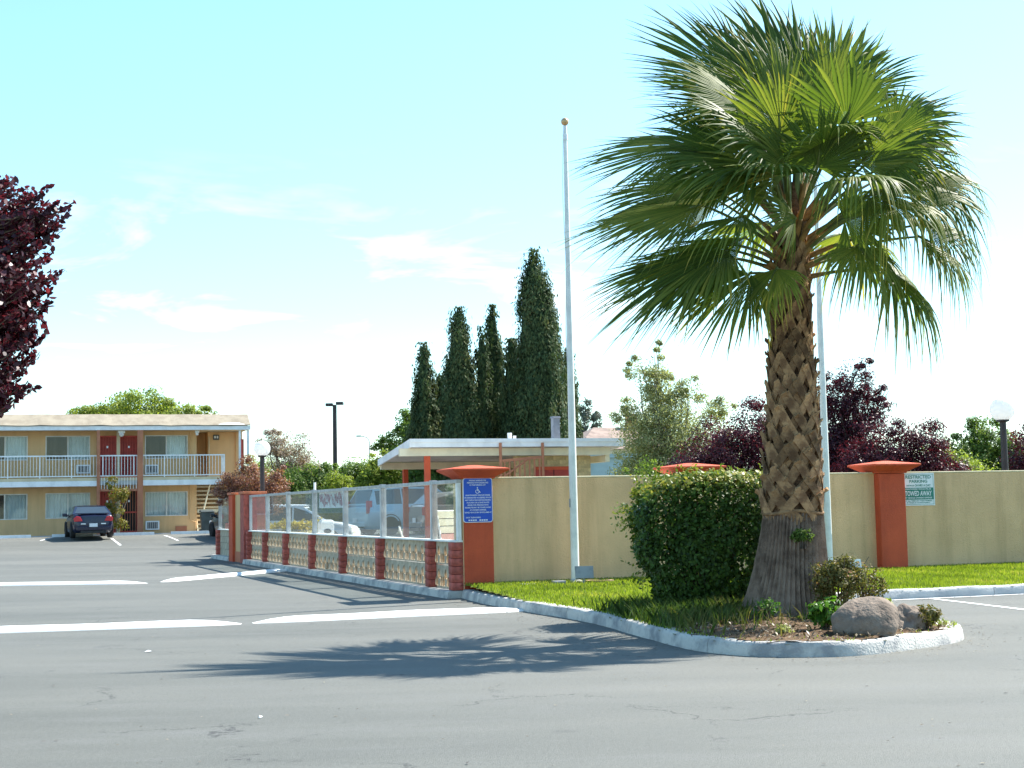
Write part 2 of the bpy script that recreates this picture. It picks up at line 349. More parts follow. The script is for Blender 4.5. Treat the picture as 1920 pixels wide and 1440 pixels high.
# foliage
M['palmleaf'] = leafmat('palm_leaf', [(0, (.034, .064, .014)), (.35, (.085, .135, .022)), (.7, (.20, .235, .045)), (1, (.46, .36, .07))], trans=.42, rough=.5, spec=.24, ttint=(1.3, 1.35, .6))
M['petiole'] = surf('palm_petiole', (.13, .16, .035), .5, .18, 4)
M['petiolebase'] = surf('palm_petiole_base', (.30, .17, .05), .6, .2, 6)
M['hedge'] = leafmat('hedge_leaf', [(0, (.026, .048, .011)), (.5, (.064, .125, .022)), (.75, (.13, .20, .034)), (.9, (.24, .28, .04)), (1, (.36, .33, .07))], trans=.30, rough=.45, spec=.22)
M['grass'] = leafmat('grass_blade', [(0, (.13, .18, .016)), (.5, (.22, .30, .028)), (.9, (.37, .41, .055)), (1, (.46, .40, .13))], trans=.45, rough=.6)
M['weed'] = leafmat('weed_blade', [(0, (.035, .07, .012)), (.5, (.07, .12, .02)), (1, (.19, .16, .06))], trans=.4, rough=.6)
M['cypress'] = leafmat('cypress_spray', [(0, (.032, .058, .026)), (.5, (.062, .098, .040)), (.85, (.115, .135, .052)), (1, (.17, .155, .075))], trans=.2, rough=.7, spec=.15)
M['green'] = leafmat('green_leaf', [(0, (.045, .085, .018)), (.5, (.11, .18, .035)), (1, (.24, .30, .075))], trans=.45, spec=.2)
M['lightgreen'] = leafmat('light_green_leaf', [(0, (.12, .17, .025)), (.5, (.24, .30, .05)), (1, (.38, .41, .10))], trans=.5, spec=.2)
M['palegreen'] = leafmat('pale_olive_leaf', [(0, (.16, .18, .07)), (.5, (.34, .35, .16)), (1, (.52, .51, .29))], trans=.45, spec=.2)
M['plum'] = leafmat('plum_leaf', [(0, (.022, .007, .012)), (.5, (.062, .014, .022)), (.85, (.13, .025, .035)), (1, (.20, .055, .06))], trans=.34, rough=.42, spec=.4, ttint=(1.5, .8, .8))
M['pink'] = leafmat('dusty_pink_leaf', [(0, (.15, .12, .08)), (.5, (.31, .22, .17)), (1, (.46, .36, .31))], trans=.3)
M['bronze'] = leafmat('bronze_leaf', [(0, (.10, .045, .032)), (.5, (.27, .12, .085)), (.85, (.42, .22, .16)), (1, (.48, .36, .22))], trans=.35)
M['autumn'] = leafmat('yellowing_leaf', [(0, (.07, .11, .02)), (.5, (.19, .18, .03)), (1, (.34, .20, .04))], trans=.4)
M['shrub'] = leafmat('shrub_leaf', [(0, (.06, .06, .018)), (.5, (.135, .13, .04)), (.82, (.22, .18, .07)), (1, (.36, .15, .08))], trans=.35, spec=.15)
M['bright'] = leafmat('bright_leaf', [(0, (.035, .11, .012)), (.6, (.09, .21, .022)), (1, (.2, .3, .05))], trans=.4)
M['yellowflower'] = leafmat('yellow_flower', [(0, (.16, .20, .02)), (.35, (.55, .42, .02)), (1, (.78, .62, .04))], trans=.3)
M['euca'] = leafmat('grey_green_leaf', [(0, (.07, .09, .07)), (1, (.17, .19, .14))], trans=.2)
# ------------------------------------------------------------------ ground sheet
def axis(*segs):
    a = []
    for lo, hi, n in segs: a += list(np.linspace(lo, hi, n, endpoint=False))
    return np.array(a + [segs[-1][1]])
gu = axis((-900, -60, 6), (-60, -8, 26), (-8, 10, 60), (10, 60, 25), (60, 900, 6))
gv = axis((-500, -40, 5), (-40, 13, 27), (13, 60, 100), (60, 120, 12), (120, 1500, 8))
gx, gy = np.meshgrid(gu, gv, indexing='ij')
gz = ground_uv(gx, gy)
wx = CX + gx*cos(GA) - gy*sin(GA); wy = CY + gx*sin(GA) + gy*cos(GA)
vv = np.stack([wx, wy, gz], -1).reshape(-1, 3); nv = len(gv)
ii, jj = np.meshgrid(np.arange(len(gu)-1), np.arange(nv-1), indexing='ij'); q = (ii*nv+jj).ravel()
g = link('ground', np_mesh('ground', vv, np.stack([q, q+nv, q+nv+1, q+1], 1), M['asphalt'])); tag(g, kind='structure')
g.data.polygons.foreach_set('use_smooth', [True]*len(g.data.polygons))

# ------------------------------------------------------------------ kerb round the planted island
def catmull(pts, n=6):
    pts = [np.array(p, float) for p in pts]; o = []
    for i in range(len(pts)-1):
        p0 = pts[max(i-1, 0)]; p1 = pts[i]; p2 = pts[i+1]; p3 = pts[min(i+2, len(pts)-1)]
        for k in range(n):
            t = k/n; o.append(.5*((2*p1)+(-p0+p2)*t+(2*p0-5*p1+4*p2-p3)*t*t+(-p0+3*p1-3*p2+p3)*t**3))
    o.append(pts[-1]); return np.array(o)
kpts = [(-.876, 24.02), (-.45, 22.4), (.23, 20.4), (.87, 18.65), (1.32, 16.6), (1.70, 14.95), (2.18, 14.17), (2.75, 13.98), (3.25, 14.08), (3.80, 14.5), (4.33, 15.02), (4.60, 15.55), (4.63, 16.2), (4.40, 17.2), (4.2, 18.4), (4.12, 19.6), (4.22, 20.6), (4.65, 21.28), (5.35, 21.63), (7.49, 22.36), (11.0, 23.6), (18.0, 26.05)]
kp = catmull(kpts, 7)
tn = np.gradient(kp, axis=0); tn /= np.linalg.norm(tn, axis=1)[:, None]
nin = np.stack([-tn[:, 1], tn[:, 0]], 1)                # towards the island (left of travel)
KW = .17
inner = kp + nin*KW
kerb = link('kerb', None); tag(kerb, kind='structure')
prof = [(-.005, -.03), (.012, .095), (.03, .128), (.055, .138), (KW, .138), (KW, .05)]
seglen = np.r_[0, np.cumsum(np.linalg.norm(np.diff(kp, axis=0), axis=1))]
cuts = list(np.arange(0, seglen[-1], 2.45)) + [seglen[-1]]
for a, b in zip(cuts[:-1], cuts[1:]):
    if b-a < .1: continue
    sN = max(3, int((b-a)/.18)); sarr = np.linspace(a+.004, b-.004, sN); mb = MB(); k = len(prof)
    for t in sarr:
        x = np.interp(t, seglen, kp[:, 0]); y = np.interp(t, seglen, kp[:, 1]); n = np.array([np.interp(t, seglen, nin[:, 0]), np.interp(t, seglen, nin[:, 1])])
        wob = .006*sin(t*3.1)+.004*sin(t*7.7)
        for d, z in prof: mb.v.append((x+n[0]*(d+wob*(d < .1)), y+n[1]*(d+wob*(d < .1)), z + (.004*sin(t*5.3) if z > .1 else 0)))
    for i in range(sN-1):
        for j in range(k): mb.f.append((i*k+j, (i+1)*k+j, (i+1)*k+(j+1) % k, i*k+(j+1) % k)); mb.mi.append(0)
    mb.f += [tuple(range(k)), tuple((sN-1)*k+j for j in reversed(range(k)))]; mb.mi += [0, 0]
    mb.build('kerb_stone', M['kerb'] if a < 19 else M['kerb_plain'], kerb, smooth=40)

# ------------------------------------------------------------------ lawn and planting bed
def inside(poly, x, y):
    r = np.zeros(np.shape(x), bool); n = len(poly); j = n-1
    for i in range(n):
        xi, yi = poly[i]; xj, yj = poly[j]
        c = ((yi > y) != (yj > y)) & (x < (xj-xi)*(y-yi)/(yj-yi+1e-12)+xi); r ^= c; j = i
    return r
isl_poly = np.vstack([kp + nin*(KW-.11), [W(20, .1)[:2], W(-.0, .1)[:2]]])
def isl_z(x, y):
    u, v = UV(x, y)
    return .118 + .085*ss(-4.6, -.3, v) + .05*np.exp(-((x-3.1)**2+(y-17.2)**2)/1.1)
def patch(name, poly, step, mat, zadd, keep=None):
    x0, y0 = poly.min(0); x1, y1 = poly.max(0)
    xs = np.arange(x0, x1+step, step); ys = np.arange(y0, y1+step, step); X, Y = np.meshgrid(xs, ys, indexing='ij')
    Z = isl_z(X, Y)+zadd(X, Y); n = len(ys)
    a, b = np.meshgrid(np.arange(len(xs)-1), np.arange(n-1), indexing='ij'); a = a.ravel(); b = b.ravel()
    k = inside(poly, xs[a]+step/2, ys[b]+step/2)
    if keep is not None: k &= keep(xs[a]+step/2, ys[b]+step/2)
    q = (a*n+b)[k]; f = np.stack([q, q+n, q+n+1, q+1], 1)
    us, inv = np.unique(f, return_inverse=True)
    me = np_mesh(name, np.stack([X, Y, Z], -1).reshape(-1, 3)[us], inv.reshape(-1, 4), mat)
    me.polygons.foreach_set('use_smooth', [True]*len(me.polygons)); return link(name, me)
wave = lambda x, y: .012*np.sin(x*9.1+1.3*np.sin(y*5))*np.sin(y*8.3+x) + .008*np.sin(x*23+y*17)
def soil_zone(x, y):
    w = .16*np.sin(x*6.3+y*2.1)+.12*np.sin(y*9.7-x*3.3)+.07*np.sin(x*19+y*13)
    return np.maximum(1.40-np.sqrt(((x-3.05)/1.15)**2+((y-15.25)/1.15)**2), .66-np.sqrt((x-3.1)**2+(y-17.2)**2)) + w
tag(patch('lawn', isl_poly, .1, M['lawnbase'], lambda x, y: 0*x), kind='structure')
sb = patch('planting_bed', isl_poly, .06, M['soil'], lambda x, y: .014+wave(x, y)+.02*np.clip(soil_zone(x, y), 0, 1), lambda x, y: soil_zone(x, y) > .0)
tag(sb, kind='structure')

# grass: one bladed mass over the lawn, thin and dry near the bed
def blades(name, n, poly, dens, hmin, hmax, mat, varf, wid=.006, lean=.5):
    x0, y0 = poly.min(0); x1, y1 = np.minimum(poly.max(0), (12.5, 29))
    x = rng.uniform(x0, x1, n); y = rng.uniform(y0, y1, n)
    k = inside(poly, x, y) & (rng.random(n) < dens(x, y)); x = x[k]; y = y[k]; n = len(x)
    h = rng.uniform(hmin, hmax, n); a = rng.uniform(0, 2*pi, n); l = rng.uniform(.1, lean, n)*h; la = rng.uniform(0, 2*pi, n)
    z = isl_z(x, y); w = wid*rng.uniform(.7, 1.4, n)
    p = np.stack([x, y, z], 1); s = np.stack([np.cos(a)*w, np.sin(a)*w, 0*a], 1)
    md = p+np.stack([np.cos(la)*l*.35, np.sin(la)*l*.35, h*.6], 1); tp = p+np.stack([np.cos(la)*l, np.sin(la)*l, h], 1)
    v = np.stack([p-s, p+s, md+s*.75, tp, md-s*.75], 1).reshape(-1, 3); b = np.arange(n)*5
    va = np.clip(varf(x, y)+rng.normal(0, .16, n), 0, 1)
    return link(name, np_mesh(name, v, np.stack([b, b+1, b+2, b+3, b+4], 1), mat, np.repeat(va, 5)))
pat = lambda x, y: .5+.22*np.sin(x*1.9+y*.7)*np.sin(y*2.3-x*.6)+.12*np.sin(x*5.1+y*3.9)
gd = lambda x, y: np.clip(1-1.6*np.clip(soil_zone(x, y)+.12, 0, 1), .0, 1)*np.where(y > 15, 1, .6)
tag(blades('grass', 230000, isl_poly, gd, .022, .060, M['grass'], pat), kind='stuff')
wz = lambda x, y: np.exp(-(((x-1.95)/.75)**2+((y-17.35)/1.5)**2))*np.where(soil_zone(x, y) > .25, .15, 1)
tag(blades('tall_weeds', 330000, isl_poly, lambda x, y: .75*wz(x, y), .10, .24, M['weed'], lambda x, y: .35+.5*np.clip(soil_zone(x, y)+.5, 0, 1), .008, .9), kind='stuff')

# ------------------------------------------------------------------ painted markings
def stripe(name, pts, w0, w1=None, z=.005, blunt=True):
    """a painted line with slightly ragged edges along pts (world x, y)"""
    pts = [np.array(p, float) for p in pts]; L = [0]
    for a, b in zip(pts[:-1], pts[1:]): L.append(L[-1]+np.linalg.norm(b-a))
    n = max(6, int(L[-1]/.3)); w1 = w1 or w0; mb = MB(); P_ = np.array(pts)
    for i in range(n+1):
        s = L[-1]*i/n; p = np.array([np.interp(s, L, P_[:, 0]), np.interp(s, L, P_[:, 1])])
        d = pts[-1]-pts[0]; d /= np.linalg.norm(d); nn = np.array([-d[1], d[0]])
        w = (w0+(w1-w0)*i/n)/2
        if blunt: w *= min(1, .35+1.3*min(i, n-i)/2.5)
        for sg in (-1, 1):
            e = p+nn*sg*(w+random.uniform(-.012, .012)); mb.v.append((e[0], e[1], ground(e[0], e[1])+z))
        if i: mb.f.append((2*i-2, 2*i-1, 2*i+1, 2*i)); mb.mi.append(0)
    return tag(mb.build(name, M['line']), kind='structure')
def speed_bump(label, pts, w, h):
    """low rounded asphalt bump painted white, with tapered ends"""
    P_ = np.array(pts, float); L = np.r_[0, np.cumsum(np.linalg.norm(np.diff(P_, axis=0), axis=1))]; n = max(10, int(L[-1]/.22)); d = P_[-1]-P_[0]; d /= np.linalg.norm(d); nn = np.array([-d[1], d[0]])
    c = P_.mean(0); mb = MB(); K = 9
    for i in range(n+1):
        s = L[-1]*i/n; p = np.array([np.interp(s, L, P_[:, 0]), np.interp(s, L, P_[:, 1])])-c; e = min(1, (min(s, L[-1]-s)/.55)**.7)
        for j in range(K):
            a = pi*j/(K-1); q = p+nn*(-cos(a))*w/2*(.45+.55*e)*(1+.03*sin(s*2.3)); mb.v.append((q[0], q[1], h*sin(a)*(.05+.95*e)*(1+.05*sin(s*3.1+1))-.004))
        if i:
            for j in range(K-1): mb.f.append(((i-1)*K+j, i*K+j, i*K+j+1, (i-1)*K+j+1)); mb.mi.append(0)
    o = mb.build('speed_bump', M['bump'], None, (c[0], c[1], 0), smooth=60); return tag(o, label, 'speed bump', 'white speed bumps across the lot')
speed_bump('long near white speed bump on the left, cut by the left edge', [(-10.6, 18.3), (-6.49, 18.93), (-3.56, 19.52)], .42, .075)
speed_bump('near white speed bump running right to the island kerb', [(-3.44, 19.62), (-1.6, 20.32), (.20, 20.95)], .42, .075)
speed_bump('far white speed bump on the left, cut by the left edge', [(-14.5, 31.2), (-10.9, 31.55), (-7.65, 31.25)], .42, .065)
speed_bump('far white speed bump crossing the fence shadow', [(-7.45, 31.7), (-6.36, 34.35), (-5.45, 36.5)], .40, .07)
stripe('stall_line', [(5.97, 21.72), (6.55, 18.9), (6.95, 16.6)], .10, .10, blunt=False)
stripe('gutter_line', [(4.75, 21.22), (5.4, 21.54), (7.5, 22.26), (12, 23.85)], .09, .09, blunt=False)
for x0, y0, x1, y1 in [(-17.73, 65.9, -16.35, 62.2), (-15.86, 67.9, -14.5, 64.6), (-20.6, 66.9, -20.4, 64.5), (-24.6, 66.5, -23.4, 63)]:
    stripe('bay_line', [(x0, y0), (x1, y1)], .10, .10, blunt=False)
# dry leaf bits and grit gathered along the kerb and scattered on the asphalt
n = 900; sarr = rng.uniform(0, 26, n); off = -np.abs(rng.normal(0, .35, n))-.01; x = np.interp(sarr, seglen, kp[:, 0])+np.interp(sarr, seglen, nin[:, 0])*off; y = np.interp(sarr, seglen, kp[:, 1])+np.interp(sarr, seglen, nin[:, 1])*off
x = np.r_[x, rng.uniform(-6, 6, 260)]; y = np.r_[y, rng.uniform(7.5, 20, 260)]; k = ~inside(np.vstack([kp, [W(20, .1)[:2], W(0, .1)[:2]]]), x, y); x = x[k]; y = y[k]; n = len(x)
a = rng.uniform(0, 6.28, n); s_ = rng.uniform(.006, .022, n); c_, d_ = np.cos(a)*s_, np.sin(a)*s_; z = rng.uniform(.004, .012, n)
v = np.stack([np.stack([x-c_, y-d_, z], 1), np.stack([x+d_*.5, y-c_*.5, z+.004], 1), np.stack([x+c_, y+d_, z+.002], 1), np.stack([x-d_*.5, y+c_*.5, z+.003], 1)], 1).reshape(-1, 3)
xb = rng.uniform(1.6, 4.7, 2600); yb = rng.uniform(14, 17.6, 2600); k = inside(isl_poly, xb, yb) & (soil_zone(xb, yb) > -.08); xb = xb[k]; yb = yb[k]; nb = len(xb)
a = rng.uniform(0, 6.28, nb); s_ = rng.uniform(.010, .034, nb); c_, d_ = np.cos(a)*s_, np.sin(a)*s_; z = isl_z(xb, yb)+.03+rng.uniform(.0, .03, nb); t_ = rng.normal(0, .012, nb)
v = np.r_[v, np.stack([np.stack([xb-c_, yb-d_, z-t_], 1), np.stack([xb+d_*.45, yb-c_*.45, z+.006], 1), np.stack([xb+c_, yb+d_, z+t_], 1), np.stack([xb-d_*.45, yb+c_*.45, z+.004], 1)], 1).reshape(-1, 3)]; n += nb
tag(link('leaf_litter', np_mesh('leaf_litter', v, (np.arange(n)[:, None]*4+np.arange(4)), leafmat('dry_leaf_bits', [(0, (.05, .035, .025)), (.6, (.16, .11, .06)), (1, (.30, .25, .17))], trans=.1), np.repeat(rng.random(n), 4))), kind='stuff')
# ------------------------------------------------------------------ perimeter wall, pillars, signs
WALLZ = 1.925
wall = thing('perimeter_wall', 'long tan stucco wall behind the lawn and the palm', 'wall', W(0, 0), GA)
mb = MB(); mb.box(.55, 7.84, .06, .26, -.05, WALLZ-.03); mb.box(8.30, 22, .06, .26, -.05, WALLZ-.03); mb.build('wall_body', M['stucco'], wall)
mb = MB(); mb.box(.55, 7.84, .052, .268, WALLZ-.03, WALLZ); mb.box(8.30, 22, .052, .268, WALLZ-.03, WALLZ); mb.build('wall_coping', surf('coping', (.60, .52, .34), .85, .08, 3), wall, bevel=.012)
def pillar(label, u, v0, v1, hw, side_tan=False):
    p = thing('wall_pillar', label, 'pillar', W(u, 0), GA, 'capped pillars of the tan wall')
    mb = MB(); mb.box(-hw, hw, v0, v1, -.05, 1.895); mb.build('shaft', M['stucco'] if side_tan else M['red'], p, bevel=.015)
    if side_tan:
        mb = MB(); mb.box(-hw+.012, hw-.012, v0-.006, v0+.05, .115, 1.893); mb.build('painted_face', M['red'], p)
    c = (v0+v1)/2; mb = MB()
    mb.frustum(0, c, 1.90, hw+.02, (v1-v0)/2+.02, 1.93, hw+.04, (v1-v0)/2+.04)
    mb.frustum(0, c, 1.93, hw+.04, (v1-v0)/2+.04, 2.03, .47, .44)
    mb.frustum(0, c, 2.03, .48, .45, 2.065, .48, .45)
    mb.frustum(0, c, 2.065, .475, .445, 2.125, .06, .06); mb.build('cap', M['red'], p, bevel=.008)
    return p
pillar('capped corner pillar with red front and tan side, at the end of the glass fence', .31, .0, .50, .262, True)
pillar('capped red pillar whose top shows above the clipped hedge', 4.27, .08, .55, .262)
pillar('capped red pillar just left of the green and white parking sign', 8.07, -.10, .38, .272)

def text_mesh(lines, mat, parent, name, depth=.0008):
    """flat lettering: lines of (text, x, z, height, width or None, align)"""
    vs, fs = [], []
    for s, x, z, h, wmax, al in lines:
        cu = bpy.data.curves.new('t', 'FONT'); cu.body = s; cu.size = h/.7; cu.align_x = 'LEFT'
        cu.resolution_u = 3; cu.offset = h*.03
        o = bpy.data.objects.new('t', cu); COL.objects.link(o)
        me = o.to_mesh(); vv = np.array([v.co[:] for v in me.vertices]); ff = [tuple(p.vertices) for p in me.polygons]; o.to_mesh_clear()
        bpy.data.objects.remove(o); bpy.data.curves.remove(cu)
        if not len(vv): continue
        w = vv[:, 0].max()-vv[:, 0].min(); k = (wmax/w) if wmax else 1
        vv[:, 0] = (vv[:, 0]-vv[:, 0].min())*k; w *= k
        off = x-w/2 if al == 'C' else x
        b = len(vs); vs += [(p[0]+off, 0, p[1]+z) for p in vv]; fs += [tuple(i+b for i in f) for f in ff]
    me = bpy.data.meshes.new(name); me.from_pydata(vs, [], fs); me.materials.append(mat); me.update()
    return link(name, me, parent)
def rrect(w, h, r, n=5):
    o = []
    for cx, cy, a in ((w/2-r, h/2-r, 0), (-w/2+r, h/2-r, 90), (-w/2+r, -h/2+r, 180), (w/2-r, -h/2+r, 270)):
        for i in range(n+1): t = radians(a+90*i/n); o.append((cx+r*cos(t), cy+r*sin(t)))
    return o
# blue accessible parking sign on the corner pillar
SW, SH = .50, .715
sgn = thing('parking_sign', 'blue accessible parking notice with white lettering on the corner pillar', 'sign', W(.300, -.022, 1.555), GA)
mb = MB(); mb.prism(rrect(SW, SH, .045), 1, 0, .012); mb.build('sign_border', M['signwhite'], sgn)
mb = MB(); mb.prism(rrect(SW-.022, SH-.022, .037), 1, -.003, .004); mb.build('sign_plate', M['signblue'], sgn)
L = []; H_ = .021
def ln(s, row, w): L.append((s, 0, SH/2-row, H_, w, 'C'))
ln('PARKING RESERVED FOR', .052, .29); ln('PERSONS WITH DISABILITIES', .088, .36); ln('IN THIS PARKING LOT', .124, .27)
for i, (s, w) in enumerate([('UNAUTHORIZED VEHICLES PARKED', .42), ('IN DESIGNATED ACCESSIBLE SPACES', .45), ('NOT DISPLAYING DISTINGUISHING', .43), ('PLACARDS OR LICENSE PLATES', .38), ('ISSUED FOR PERSONS WITH', .35), ('DISABILITIES MAY BE TOWED AWAY', .44), ("AT OWNER'S EXPENSE.", .28), ('TOWED VEHICLES MAY BE RECLAIMED AT', .46)]):
    ln(s, .288+i*.0395, w)
L.append(('OR BY TELEPHONING', -.21, SH/2-.645, H_, .25, 'L'))
o = text_mesh(L, M['signwhite'], sgn, 'lettering'); o.location.y = -.005
mb = MB()
for i in range(9):
    if i not in (4,): mb.box(-.165+i*.037, -.165+i*.037+.028, -.0055, -.0035, -SH/2+.027, -SH/2+.047)
tag(mb.build('worn_digits', M['signwhite'], sgn), kind='stuff')
mb = MB()                                                  # wheelchair symbol
def bar2(mb, pts, w):
    for (a, b), (c, d) in zip(pts[:-1], pts[1:]):
        l = sqrt((c-a)**2+(d-b)**2); nx, nz = -(d-b)/l*w/2, (c-a)/l*w/2
        mb.prism([(a+nx, b+nz), (a-nx, b-nz), (c-nx, d-nz), (c+nx, d+nz)], 1, -.0055, -.0035)
z0 = SH/2-.20
bar2(mb, [(-.006, z0+.030), (-.004, z0-.006), (.022, z0-.008), (.036, z0-.034), (.047, z0-.030)], .010); bar2(mb, [(-.005, z0+.014), (.017, z0+.014)], .008)
bar2(mb, [(-.004+.029*cos(t)-.004, z0-.018+.029*sin(t)) for t in np.linspace(radians(115), radians(350), 14)], .008)
mb.prism([(-.006+.009*cos(t), z0+.043+.009*sin(t)) for t in np.linspace(0, 2*pi, 12, endpoint=False)], 1, -.0055, -.0035)
mb.build('wheelchair_symbol', M['signwhite'], sgn)

# green and white sign right of the red pillar
SW, SH = .70, .585
s2 = thing('towing_sign', 'green and white restricted parking sign on the tan wall, partly behind a red pillar', 'sign', W(8.71, .045, 1.605), GA)
mb = MB(); mb.box(-SW/2, SW/2, 0, .010, -SH/2, SH/2); mb.build('sign_plate', M['signwhite'], s2)
mb = MB(); t = .006; a, b = SW/2-.02, SH/2-.02
for x0, x1, z0_, z1_ in ((-a, a, b-t, b), (-a, a, -b, -b+t), (-a, -a+t, -b+t, b-t), (a-t, a, -b+t, b-t)): mb.box(x0, x1, -.002, .003, z0_, z1_)
mb.build('sign_outline', M['signgreen'], s2)
mb = MB(); mb.box(-a+.006, a-.006, -.002, .003, -.185, .03); mb.build('green_band', M['signgreen'], s2)
o = text_mesh([('RESTRICTED', .01, .195, .058, .54, 'C'), ('PARKING', .01, .120, .050, .38, 'C'), ('ENFORCED', -.245, .055, .026, .17, 'L'), ('24 HRS A DAY', -.06, .05, .042, .33, 'L'), ('AT ALL TIMES ON THESE PREMISES', 0, -.218, .022, .58, 'C'), ('BY ORDER OF THE MANAGEMENT', 0, -.25, .018, .5, 'C')], M['signgreen'], s2, 'green_lettering'); o.location.y = -.003
o = text_mesh([('UNAUTHORIZED VEHICLES WILL BE', 0, -.006, .024, .54, 'C'), ('TOWED AWAY', 0, -.115, .085, .57, 'C'), ("AT VEHICLE OWNER'S EXPENSE", 0, -.165, .026, .58, 'C')], M['signwhite'], s2, 'white_lettering'); o.location.y = -.004

# ------------------------------------------------------------------ glass and screen-block fence
fence = thing('pool_fence', 'pool fence of glass panes above tan screen blocks with red block posts', 'fence', W(0, 0), GA)
mb = MB(); mb.prism([(-.24, -.02), (-.215, .105), (-.19, .118), (.18, .118), (.18, -.02)], 1, 0, 19.02); mb.prism([(-.24, -.02), (-.215, .105), (-.19, .118), (.18, .118), (.18, -.02)], 1, 21.62, 24.8)
mb.build('kerb_base', M['kerb'], fence)
POST = [.02, 1.34, 4.65, 7.68, 10.65, 13.66, 16.39, 18.82]; PV = .20
# one red slump block, bulging a little
def slump(w, d, h):
    bm = bmesh.new(); bmesh.ops.create_cube(bm, size=1)
    for v in bm.verts: v.co.x *= w; v.co.y *= d; v.co.z *= h
    bmesh.ops.bevel(bm, geom=bm.edges[:], offset=.007, segments=1, affect='EDGES', profile=.5)
    for v in bm.verts:
        if abs(v.co.z) < h*.36: v.co.x *= 1.012; v.co.y *= 1.012
    me = bpy.data.meshes.new('brick'); bm.to_mesh(me); bm.free(); me.materials.append(M['brick'])
    me.polygons.foreach_set('use_smooth', [True]*len(me.polygons)); me.set_sharp_from_angle(angle=radians(50)); return me
NB = 6; BH = (.885-.118)/NB
brick_me = slump(.27, PV, BH-.005)
def brick_post(v0, nb=NB):
    p = link('brick_post', None, fence, (0, 0, 0))
    for i in range(nb):
        b = link('brick', brick_me, p, (-.005+random.uniform(-.002, .002), v0+PV/2+random.uniform(-.002, .002), .122+BH*(i+.5)))
        b.rotation_euler.z = random.uniform(-.008, .008)
for v in POST: brick_post(v)
brick_post(24.25)
# screen block with ogee openings (a 2-D outline with holes, extruded)
def drop(cx, z0, z1, w, half=0):
    pts = []
    for i in range(9):
        t = pi*i/8; pts.append((cx + w*cos(pi+t), z0+w*.9 + w*.9*sin(pi+t)))
    pts += [(cx+w*.55, z0+(z1-z0)*.45), (cx+w*.2, z0+(z1-z0)*.72), (cx, z1), (cx-w*.2, z0+(z1-z0)*.72), (cx-w*.55, z0+(z1-z0)*.45)]
    if half > 0: pts = [(max(x, cx), z) for x, z in pts]
    if half < 0: pts = [(min(x, cx), z) for x, z in pts]
    return pts
def screen_block():
    BW, BZ = .40, .3825
    cu = bpy.data.curves.new('b', 'CURVE'); cu.dimensions = '2D'; cu.fill_mode = 'BOTH'; cu.extrude = .018
    def sp(pts):
        s = cu.splines.new('POLY'); s.points.add(len(pts)-1); s.use_cyclic_u = True
        for q, (x, z) in zip(s.points, pts): q.co = (x, z, 0, 1)
    e = .003; sp([(-BW/2+e, e), (BW/2-e, e), (BW/2-e, BZ-e), (-BW/2+e, BZ-e)])
    sp(drop(0, .150, .350, .046))
    sp(drop(-BW/2+.058, .030, .31, .042)); sp(drop(BW/2-.058, .030, .31, .042))
    sp(drop(0, .022, .130, .02))
    o = bpy.data.objects.new('b', cu); COL.objects.link(o); me0 = o.to_mesh()
    # stand it up: curve x -> fence v, curve y -> z, extrusion -> u
    v = [(p.co.z, p.co.x, p.co.y) for p in me0.vertices]; f = [tuple(reversed(p.vertices)) for p in me0.polygons]; o.to_mesh_clear()
    bpy.data.objects.remove(o); bpy.data.curves.remove(cu)
    mb = MB(); mb.add(v, f)
    # angled lips added at the openings, shaped to catch sun as bright drops
    for cx, z0, w in ((0, .150, .046), (-BW/2+.058, .030, .042), (BW/2-.058, .030, .042)):
        pr = [(0, .0), (.55, .004), (.9, .03), (1, .06), (.8, .10), (.35, .15), (0, .17)]; A, B = [], []
        for s_, zz in pr: A.append((-.017-.040*s_, cx+w-.046*s_, z0+zz)); B.append((-.020-.040*s_, cx+w+.004-.046*s_, z0+zz))
        n_ = len(pr); mb.add(A+B, [tuple(range(n_)), tuple(reversed(range(n_, 2*n_)))]+[(i, n_+i, n_+(i+1) % n_, (i+1) % n_) for i in range(n_)])
    for s in ():
        mb.prism([(s*.074-.006, .02), (s*.074+.006, .02), (s*.074+.004, .2), (s*.060+.004, .36), (s*.060-.004, .36), (s*.074-.005, .2)], 0, -.057, -.0449)
        mb.prism([(s*.192-.006, .02), (s*.192+.006, .02), (s*.192+.004, .37), (s*.192-.004, .37)], 0, -.056, -.0449)
    me = mb.mesh('breeze_block', M['breeze']); return me
blk = screen_block()
for a, b in zip(POST[:-1], POST[1:]):
    a2, b2 = a+PV+.004, b-.004; n = max(1, round((b2-a2)/.41)); w = (b2-a2)/n
    for i in range(n):
        for r in range(2):
            o = link('breeze_block', blk, fence, (.02, a2+w*(i+.5), .1185+.3835*r)); o.scale = (1, w/.40, 1)
mb0 = MB(); mb0.box(-.045, .045, -.245, .245, .004, .1885); tb = mb0.mesh('tan_block', M['tanblock'])
for i in range(6):
    for r in range(4): link('tan_block', tb, fence, (.02, 21.62+.262+.4375*i*1.0, .118+.1915*r)).scale = (1, .885, 1)
